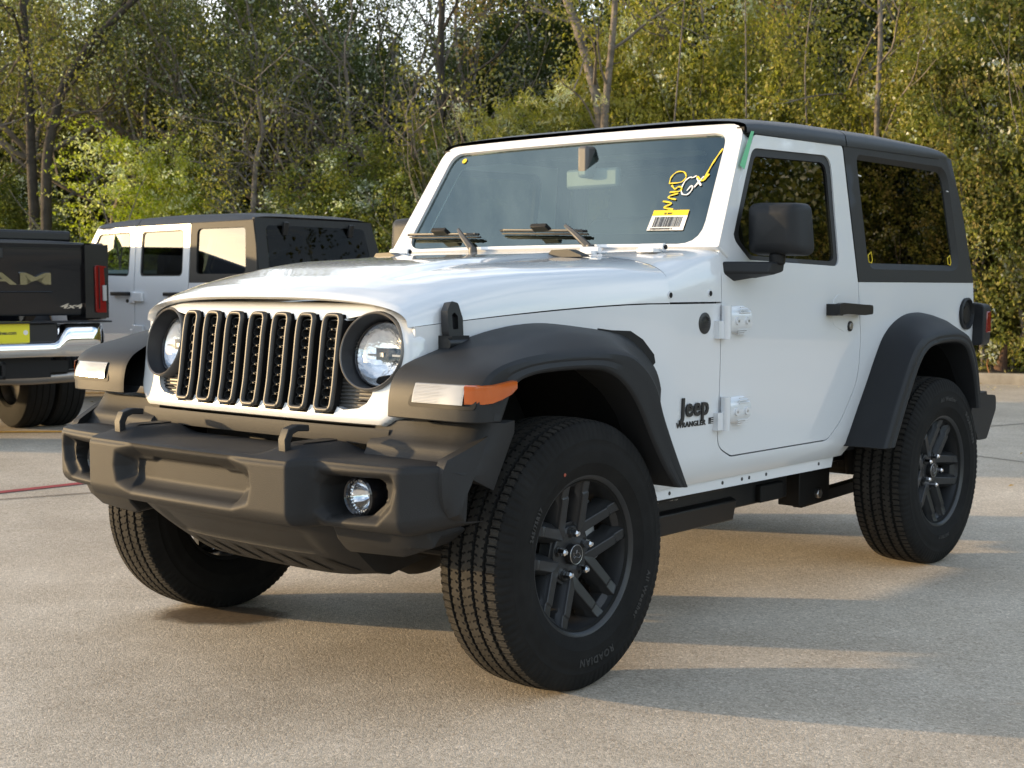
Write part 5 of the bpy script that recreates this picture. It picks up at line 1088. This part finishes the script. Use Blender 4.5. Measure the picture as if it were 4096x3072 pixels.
LM = dict(
    olive=leaf_mat('olive_leaves', [(0.087, 0.106, 0.022), (0.141, 0.155, 0.033), (0.211, 0.206, 0.048), (0.293, 0.256, 0.067)]),
    dark=leaf_mat('shade_dark_green_leaves', [(0.023, 0.040, 0.010), (0.036, 0.058, 0.014), (0.057, 0.076, 0.019), (0.088, 0.098, 0.025)]),  # dark green, deepened further to paint in shade between the trees
    lime=leaf_mat('lime_leaves', [(0.200, 0.280, 0.019), (0.290, 0.358, 0.024), (0.379, 0.392, 0.032)], .5),
    gold=leaf_mat('yellow_green_leaves', [(0.124, 0.154, 0.021), (0.210, 0.235, 0.032), (0.322, 0.308, 0.048), (0.446, 0.383, 0.085)]),
    bamboo=leaf_mat('willowy_leaves', [(0.171, 0.204, 0.027), (0.262, 0.275, 0.037), (0.368, 0.336, 0.064)], .5),
    orange=leaf_mat('orange_brown_leaves', [(0.315, 0.134, 0.027), (0.446, 0.202, 0.037), (0.498, 0.280, 0.064), (0.340, 0.224, 0.064)]),
    mid=leaf_mat('mid_green_leaves', [(0.064, 0.106, 0.019), (0.100, 0.144, 0.025), (0.152, 0.190, 0.033), (0.234, 0.223, 0.048)]),
    hedge=leaf_mat('hedge_leaves', [(0.074, 0.111, 0.024), (0.130, 0.166, 0.032), (0.210, 0.228, 0.048), (0.322, 0.296, 0.074), (0.270, 0.215, 0.070)]))
BARK = mat('grey_bark', (.15, .128, .108), .9, bump=(30, .8, .02), var=(7, .45, (.26, .225, .19)))
DBARK = mat('dark_bark', (.045, .038, .031), .9, bump=(30, .8, .02), var=(7, .4))

def leaves(C, size, aspect, hang=0., fold=.25, nb=None):
    """a small folded leaf at every centre"""
    n = len(C); s = size*rng.uniform(.65, 1.3, n)
    ax = rng.normal(size=(n, 3)); ax[:, 2] -= hang; ax /= np.linalg.norm(ax, axis=1)[:, None]
    q = rng.normal(size=(n, 3))
    if nb is not None: q += nb
    sd = np.cross(ax, q); sd /= np.linalg.norm(sd, axis=1)[:, None]+1e-9; no = np.cross(sd, ax)
    L = ax*s[:, None]; W = sd*(s*aspect*.5)[:, None]; F = no*(s*fold*aspect)[:, None]
    V = np.stack([C-L*.5, C-L*.05+W+F, C+L*.5, C-L*.05-W+F], 1).reshape(-1, 3)
    i = np.arange(n)*4; f = np.concatenate([np.stack([i, i+1, i+2], 1), np.stack([i, i+2, i+3], 1)]); return V, f
def leaf_obj(name, V, F, m, parent):
    me = bpy.data.meshes.new(name); me.vertices.add(len(V)); me.vertices.foreach_set('co', V.ravel()); me.loops.add(F.size); me.loops.foreach_set('vertex_index', F.ravel().astype(np.int32))
    me.polygons.add(len(F)); me.polygons.foreach_set('loop_start', (np.arange(len(F))*3).astype(np.int32)); me.update(calc_edges=True); me.validate()
    me.materials.append(m); o = bpy.data.objects.new(name, me); COL.objects.link(o); o.parent = parent; return o

def limbs(mb, p, d, l, r, depth, m, tips, spread=.55, up=.15, kids=3, wob=.12):
    p = np.asarray(p, float); d = np.asarray(d, float)/np.linalg.norm(d); k = 6; pts = [p]; dd = d.copy()
    for i in range(k):
        dd = dd+rng.normal(0, wob, 3)+np.array([0, 0, up*.15]); dd /= np.linalg.norm(dd); pts.append(pts[-1]+dd*l/k)
    r1 = r*(.62 if depth > 0 else .25); mb.addg(sweep(pts, circ(1, 7 if r > .03 else 4), up=(.31, .9, .2), scale=np.linspace(r, r1, k+1)), m); tips.append(pts[-1]); tips.append(pts[4])
    if depth > 0:
        for j in range(kids):
            b = pts[[6, 5, 4, 3, 3][j % 5]]; nd = dd+rng.normal(0, spread, 3)+np.array([0, 0, up]); limbs(mb, b, nd, l*rng.uniform(.55, .8), r1*rng.uniform(.6, .9), depth-1, m, tips, spread, up, kids, wob)

def clumps(n, rx, ry, z0, z1, hollow=.35, taper=.5):
    """clump centres in an uneven egg, more of them near its skin"""
    out = []
    while len(out) < n:
        u = rng.normal(size=3); u /= np.linalg.norm(u); r = rng.uniform(hollow, 1)**.6; r *= 1+.25*math.sin(3*math.atan2(u[1], u[0])+5*u[2]); zz = (u[2]*r+1)/2; w = 1-taper*max(0, zz-.55)/.45
        out.append((u[0]*r*rx*w, u[1]*r*ry*w, z0+(z1-z0)*np.clip(zz, 0, 1.05)))
    return np.array(out)
def foliage(cl, per, spread, size, aspect, flat=.8, **k):
    C = np.repeat(cl, per, 0); w = np.repeat(spread*rng.uniform(.5, 1.4, len(cl)), per)[:, None]; C = C+rng.normal(size=C.shape)*w*np.array([1, 1, flat]); nb = rng.normal(size=(len(cl), 3)); nb /= np.linalg.norm(nb, axis=1)[:, None]; nb = np.repeat(nb+np.array([0, 0, .5]), per, 0)*2.4; k.setdefault('nb', nb); return leaves(C, size, aspect, **k)
def sprays(n, base, L, size, aspect, per=30, arch=.5, **k):
    """arching leafy sprays"""
    Cs = []
    for _ in range(n):
        b = np.array(base(), float); a = rng.uniform(0, 6.283); d = np.array([math.cos(a)*.8, math.sin(a)*.8, rng.uniform(.1, .9)]); l = L*rng.uniform(.5, 1.2); t = np.linspace(.1, 1, per)[:, None]
        P = b+d*l*t-np.array([0, 0, arch])*l*t**2; Cs.append(P+rng.normal(0, .035, P.shape))
    return leaves(np.concatenate(Cs), size, aspect, **k)

def build_plants():
    P = {}
    def proto(kind, name, crown, m, trunk=None, tm=BARK):
        e = empty(name); leaf_obj('crown', crown[0], crown[1], m, e)
        if trunk is not None: trunk.build('trunk', e, ang=60, recalc=False)
        P[kind] = [e, False]; return e
    def trunks(specs, depth=2, r=.05, l=1.4, **k):
        mb = MB(); tips = []
        for (x, y), d in specs: limbs(mb, (x, y, -.05), d, l, r, depth, k.get('m', BARK), tips, spread=k.get('spread', .5), up=k.get('up', .4), kids=k.get('kids', 3))
        return mb, np.array(tips)
    # dense leafy shrubs (about 2.4 m across, 3.6 m tall at scale 1)
    for kind, lm, n, size, asp in (('hedge', 'hedge', 620, .052, .62), ('gold', 'gold', 500, .055, .6), ('mid', 'mid', 560, .055, .6), ('dark', 'dark', 680, .062, .62)):
        tb, tips = trunks([((.1, 0), (.1, 0, 1)), ((-.25, .1), (-.2, .1, 1)), ((.3, -.2), (.25, -.1, 1)), ((0, .3), (0, .2, 1))], 2, .032, 1.5)
        cl = clumps(n, 1.15, 1.05, .05, 3.6, .45, .45); V, F = foliage(cl, 48, .10, size, asp, hang=.2); proto(kind, 'leafy_shrub', (V, F), LM[lm], tb)
    # open tree crown, leaves around the branch tips (about 4 m across, 3.5–8 m)
    for kind, lm, per in (('openolive', 'olive', 62), ('opendark', 'dark', 66), ('opengold', 'gold', 54)):
        mb = MB(); tips = []; limbs(mb, (0, 0, -.1), (.03, .02, 1), 3.4, .14, 0, BARK, tips, wob=.05); top = tips[0]
        for k in range(7):
            a = k*.9; limbs(mb, tips[1] if k % 2 else top, (math.cos(a)*.9, math.sin(a)*.9, .55), rng.uniform(1.5, 2.1), .055, 3, BARK, tips, spread=.6, up=.25, kids=3)
        T = np.array(tips); T = T[T[:, 2] > 1.6]; V, F = foliage(T, per//3, .22, .058, .6, hang=.3); proto(kind, 'broadleaf_tree', (V, F), LM[lm], mb)
    # lime sapling with layered arching sprays
    tb, tips = trunks([((0, 0), (.1, 0, 1)), ((.15, .1), (.25, .1, 1))], 1, .03, 1.8)
    def lb(): z = rng.uniform(.4, 3.1); return (rng.normal(0, .14+.10*(3.2-z)), rng.normal(0, .14+.10*(3.2-z)), z)
    V, F = sprays(230, lb, 1.0, .06, .48, per=42, arch=.35, nb=np.array([0, 0, 1.2])); proto('lime', 'lime_sapling', (V, F), LM['lime'], tb)
    # willowy, narrow leaved clump
    tb, tips = trunks([((x, y), (x*.6, y*.6, 1.2)) for x, y in rng.normal(0, .28, (9, 2))], 1, .018, 2.4, spread=.25)
    def wb(): z = rng.uniform(.2, 3.4); return (*rng.normal(0, .42, 2), z)
    V, F = sprays(520, wb, .62, .095, .17, per=30, arch=.75, hang=.7); proto('bamboo', 'willowy_thicket', (V, F), LM['bamboo'], tb)
    # orange crown
    mb = MB(); tips = []; limbs(mb, (0, 0, 0), (.05, 0, 1), 3.3, .07, 3, BARK, tips, spread=.5, up=.5, kids=3); T = np.array(tips); T = T[T[:, 2] > 2.6]; V, F = foliage(T, 40, .16, .055, .6, hang=.4); proto('orange', 'autumn_tree', (V, F), LM['orange'], mb)
    # thin tree with few leaves
    mb = MB(); tips = []; limbs(mb, (0, 0, 0), (0, 0, 1), 2.6, .07, 0, BARK, tips, wob=.06)
    for k in range(8): limbs(mb, tips[k % 2], (math.cos(k*.8), math.sin(k*.8), .6), 1.6, .035, 3, BARK, tips, spread=.65, up=.12, kids=3, wob=.2)
    T = np.array(tips); T = T[rng.uniform(size=len(T)) < .55]; V, F = foliage(T, 7, .12, .06, .6, hang=.6); proto('sparse', 'half_bare_tree', (V, F), LM['olive'], mb)
    mb = MB(); tips = []; limbs(mb, (0, 0, 0), (0, 0, 1), 2.6, .07, 0, BARK, tips, wob=.06)
    for k in range(8): limbs(mb, tips[k % 2], (math.cos(k*.8), math.sin(k*.8), .6), 1.6, .035, 3, BARK, tips, spread=.65, up=.12, kids=3, wob=.2)
    T = np.array(tips); T = T[rng.uniform(size=len(T)) < .6]; V, F = foliage(T, 10, .14, .06, .6, hang=.6); proto('sparsegold', 'half_bare_tree', (V, F), LM['gold'], mb)

    def put(kind, px, off, s, sz=None, rz=None, label=None, group=None, lean=0, z=.1):
        e, used = P[kind]; o = e if not used else copy_tree(e); P[kind][1] = True
        p = behind_kerb(px, off); o.location = (p[0], p[1], z); o.scale = (s, s, sz or s); o.rotation_euler = (0, lean, rz if rz is not None else rng.uniform(0, 6.28))
        tag(o, label, {'hedge': 'shrub', 'gold': 'shrub', 'mid': 'shrub', 'dark': 'shrub', 'lime': 'sapling', 'bamboo': 'shrub'}.get(kind, 'tree'), group); return o
    GH, GG, GM, GD = 'dense shrubs beyond the kerb at the right', 'yellow-green shrubs above the car roof', 'green shrubs behind the parked vehicles', 'dark tall trees at the back of the wood'
    LH = 'dense small-leaved shrub with red-tinged leaves in the hedge right of the near car'; LG = 'yellow-green sunlit shrub rising behind the roof of the near car'; LMD = 'mid green shrub in the thicket behind the white four-door car'; LD = 'tall shaded tree at the back of the wood'
    # hedge at the right
    for px, off, s, sz in ((2030, .9, .95, 1.15), (2150, 1.0, 1.0, 1.2), (2270, .9, 1.05, 1.25), (2090, 1.9, 1.2, 1.6), (2220, 2.0, 1.2, 1.75), (2380, 1.2, 1.2, 1.6), (2500, 1.2, 1.2, 1.6)):
        put('hedge', px, off, s, sz, label=LH, group=GH)
    for px, off, s, sz in ((1700, 1.7, 1.0, 1.25), (1840, 1.5, .95, 1.1), (1940, 1.5, .95, 1.2), (1560, 2.0, 1.05, 1.35), (1440, 1.9, 1.0, 1.3), (1330, 2.1, 1.0, 1.4)):
        put('gold', px, off, s, sz, label=LG, group=GG)
    put('bamboo', 1080, 1.5, 1.0, 1.05, label='bright willowy thicket with narrow leaves beside the left end of the windshield', group=None)
    put('bamboo', 1230, 1.6, 1.05, 1.1, label='willowy narrow-leaved thicket at the foot of the leaning trunk')
    put('orange', 1690, 3.2, 1.0, 1.05, label='tree with orange-brown autumn leaves at the top edge above the roof')
    put('orange', 985, 3.4, .95, 1.15, label='tree with yellow-orange leaves beside the sky gap')
    put('sparse', 890, 2.4, 1.15, 1.1, label='half-bare grey-branched tree in front of the sky gap')
    put('sparse', 740, 2.8, 1.1, 1.05, label='half-bare tree with pale twigs, left of the sky gap')
    put('sparsegold', 620, 1.8, .75, .75, label='small half-bare tree with yellow leaves beside the slender grey trunk')
    put('sparsegold', 1880, 2.8, 1.0, 1.0, label='half-bare tree with yellow leaves behind the hedge gap')
    put('opengold', 1500, 3.4, 1.0, 1.0, label='open yellow-green tree high behind the windshield'); put('opengold', 1900, 4.2, 1.05, 1.0, label='open yellow-green tree high behind the rear of the roof'); put('opengold', 2250, 3.6, 1.1, 1.0, label='open yellow-green tree above the right-hand hedge')
    # left and middle
    put('lime', 275, .55, 1.12, 1.02, rz=.4, label='lime green sapling with layered arching sprays above the white four-door car')
    put('lime', 375, .9, .8, .95, rz=2., label='smaller lime green sapling to the right of the first one')
    for px, off, s, sz, k in ((700, 1.0, 1.0, .78, 'mid'), (800, 1.1, 1.0, .85, 'mid'), (920, 1.2, .9, .92, 'mid'), (600, 1.2, .8, .65, 'mid'), (430, 2.2, 1.0, .9, 'mid'), (130, 1.4, .9, .62, 'mid'), (20, 1.5, .9, .8, 'mid'), (-120, 1.6, 1., 1., 'mid'), (-280, 1.6, 1., 1., 'mid')):
        put(k, px, off, s, sz, label=LMD, group=GM)
    put('openolive', 100, 1.7, 1.0, .95, rz=.5, label='big olive-leaved tree with forked trunk at the left'); put('openolive', -60, 2.2, 1.0, 1.0, rz=2.5, label='olive-leaved tree cut by the left edge'); put('openolive', 330, 3.0, .95, 1.0, rz=4., label='olive-leaved tree behind the lime saplings')
    for px, off, s in ((460, 3.4, 1.0), (600, 3.8, 1.05), (240, 4.2, 1.1), (740, 5.0, 1.05), (1000, 5.0, 1.05)): put('opendark', px, off, s, label='dark broadleaf tree in the middle of the wood', group='dark broadleaf trees in the wood')
    # back of the wood
    for px, off, s, sz in ((-250, 6, 1.6, 1.5), (-60, 6.5, 1.6, 1.7), (110, 6, 1.5, 1.6), (270, 6.5, 1.6, 1.7), (420, 6, 1.5, 1.6), (570, 6.5, 1.5, 1.6), (700, 6.2, 1.4, 1.6), (800, 6.5, 1.3, 1.25), (900, 7, 1.3, 1.0), (985, 7, 1.2, 1.1), (1090, 6, 1.3, 1.5), (1230, 5.5, 1.4, 1.5), (1380, 5.6, 1.4, 1.6), (1520, 5.3, 1.4, 1.6), (1660, 5.4, 1.4, 1.6), (1800, 5.2, 1.4, 1.6), (1950, 5, 1.4, 1.6), (2100, 5, 1.4, 1.7), (2260, 5, 1.5, 1.7), (2440, 4.6, 1.5, 1.7)):
        put('dark', px, off, s, sz, label=LD, group=GD)
    for px, off, s, sz in ((-200, 10, 2.0, 2.3), (60, 10, 2.0, 2.3), (320, 10, 2.0, 2.3), (560, 10, 2.0, 2.2), (760, 10, 1.5, 1.9), (845, 11, 1.3, 1.7), (935, 12, .9, 1.25), (1010, 10, 1.3, 1.7), (1150, 9, 1.8, 2.1), (1400, 9, 2.0, 2.2), (1700, 8.5, 2.0, 2.2), (2000, 8.5, 2.0, 2.2), (2300, 8.5, 2.0, 2.2)):
        put('dark', px, off, s, sz, label=LD, group=GD)
    # trunks that stand out
    def trunk(name, pts, r, label, m=BARK, kids=0, off=1.4):
        mb = MB(); Q = [behind_kerb(x, o)+np.array([0, 0, z]) for x, o, z in pts]; n = 5; out = []
        for a, b in zip(Q[:-1], Q[1:]): out += [a+(b-a)*k/n for k in range(n)]
        out.append(Q[-1]); out = np.array(out); out[1:-1] += rng.normal(0, r*.18, (len(out)-2, 3))
        for _ in range(2): out[1:-1] = (out[:-2]+2*out[1:-1]+out[2:])/4
        e = empty(name); base = out[0].copy(); e.location = base; out = out-base
        mb.addg(sweep(out, circ(1, 10), up=(.3, .9, .1), scale=np.linspace(r, r*.45, len(out))), m); mb.build('trunk', e, ang=60, recalc=False)
        tips = []
        for k in range(kids):
            bm_ = MB(); i = int(len(out)*(.45+.5*k/max(1, kids))); i = min(i, len(out)-1); a = rng.uniform(0, 6.28); limbs(bm_, out[i], (math.cos(a), math.sin(a), .7), rng.uniform(.7, 1.3), r*.32, 2, m, tips, spread=.6, up=.2, kids=2); bm_.build('branch', e, ang=60, recalc=False)
        if tips:
            V, F = foliage(np.array(tips), 12, .14, .055, .6, hang=.4); leaf_obj('crown', V, F, LM['olive'], e)
        tag(e, label, 'tree'); return e
    trunk('slender_tree', [(545, .8, 0), (548, .8, 1.9), (556, .8, 2.9), (572, .8, 3.5), (560, .8, 4.0)], .055, 'slender tree with a pale grey crooked trunk above the four-door car roof', BARK, 5)
    trunk('forked_tree', [(103, .6, 0), (105, .6, 2.0), (112, .6, 3.4), (150, .7, 4.3), (215, .8, 5.0), (330, .9, 5.7)], .10, 'tree with dark trunk whose long branch leans right over the saplings', DBARK, 6)
    trunk('old_tree', [(78, .9, 0), (80, .9, 2.4), (72, .9, 4.2), (60, .9, 6.5)], .105, 'straight dark trunk at the left, beside the leaning one', DBARK, 4)
    trunk('leaning_tree', [(1315, 1.2, 0), (1305, 1.2, 2.6), (1290, 1.2, 3.7), (1245, 1.2, 4.7), (1190, 1.2, 5.6), (1150, 1.2, 6.4)], .09, 'leaning pale trunk rising to the left above the windshield', BARK, 4)
    trunk('twin_tree', [(1290, 1.0, 0), (1297, 1.0, 2.4), (1302, 1.0, 3.4), (1318, 1.0, 4.6), (1330, 1.0, 6.0)], .075, 'thin upright trunk beside the leaning pale trunk', BARK, 4)
    trunk('thin_tree', [(1905, .8, 0), (1900, .8, 2.2), (1885, .8, 3.0), (1890, .8, 4.6), (1865, .8, 6.)], .05, 'thin pale stem in the shaded gap of the hedge', BARK, 5)
    trunk('gap_tree', [(1010, 2.2, 0), (985, 2.2, 2.6), (955, 2.2, 3.6), (950, 2.2, 5), (960, 2.2, 6.6)], .09, 'dark trunk standing against the sky gap', DBARK, 5)
    for px, z0 in ((1450, 0), (1600, 0), (1740, 0)):
        trunk('thin_sapling', [(px, 1.0, 0), (px+rng.uniform(-10, 10), 1.0, 2.5), (px+rng.uniform(-25, 25), 1.0, 4.2), (px+rng.uniform(-40, 40), 1.0, 6.2)], .016, 'thin pale stem among the yellow-green shrubs behind the near car', BARK, 2)['group'] = 'thin stems among the shrubs'
    for k in range(9):
        for kind, o_, s_, z_, lb, gp in (('hedge', .95, 1.1, 1.3, 'leafy hedge shrub beyond the right-hand edge, mirrored in the car windows', 'hedge shrubs beyond the right edge'), ('dark', 2.6, 1.4, 1.7, 'tall shaded tree behind the hedge beyond the right-hand edge', 'shaded trees beyond the right edge')):
            e, used = P[kind]; o = copy_tree(e); p = K0+KD*(-3.4-1.25*k)+KN*(o_+rng.uniform(-.2, .3)); o.location = (p[0], p[1], .1); o.scale = (s_, s_, z_*rng.uniform(.85, 1.1)); o.rotation_euler = (0, 0, rng.uniform(0, 6.28)); tag(o, lb, 'shrub' if kind == 'hedge' else 'tree', gp)
    # wood that carries on out to the right, and low hills round the horizon
    C = []
    for k in range(120):
        t = -13-34*rng.uniform(0, 1)**1.1; o = rng.uniform(.8, 6); c = K0+KD*t+KN*o; h = 3+5*rng.uniform()*min(1, o/3); C.append(clumps(110, 1.8, 1.8, 0, h+2, .4)+np.array([c[0], c[1], 0]))
    V, F = foliage(np.concatenate(C), 26, .30, .13, .65, hang=.2); w = leaf_obj('far_wood', V, F, LM['mid'], None); tag(w, 'long wood carrying on beyond the hedge to the right', 'wood', kind='stuff')
    for e, used in P.values():
        if not used: bpy.data.objects.remove(e)
def build_hills():
    a = np.linspace(math.radians(-100), math.radians(100), 120)+math.atan2(-VH[1], -VH[0]); h = 7+2.5*np.sin(a*7)+1.6*np.sin(a*17+1)+rng.normal(0, .25, len(a)); c = CAM*np.array([1, 1, 0])
    P = np.array([[c+np.array([math.cos(t)*r, math.sin(t)*r, z*hh]) for r, z in ((105, -.02), (112, .6), (125, 1.), (150, .8))] for t, hh in zip(a, h)])
    m = MB(); m.addg(grid(P), mat('far_woodland', (.05, .055, .025), .95, bump=(2, 1, .5), var=(.4, .5))); tag(m.build('hills', ang=60), kind='structure')
# ------------------------------------------------------------------ put it together
build_ground()
car = build_car(); build_front(car); build_flares(car); build_bumper(car); build_running(car); build_interior(car)
build_four_door(); build_pickup(); build_cone()
build_hills(); build_litter(); build_plants()
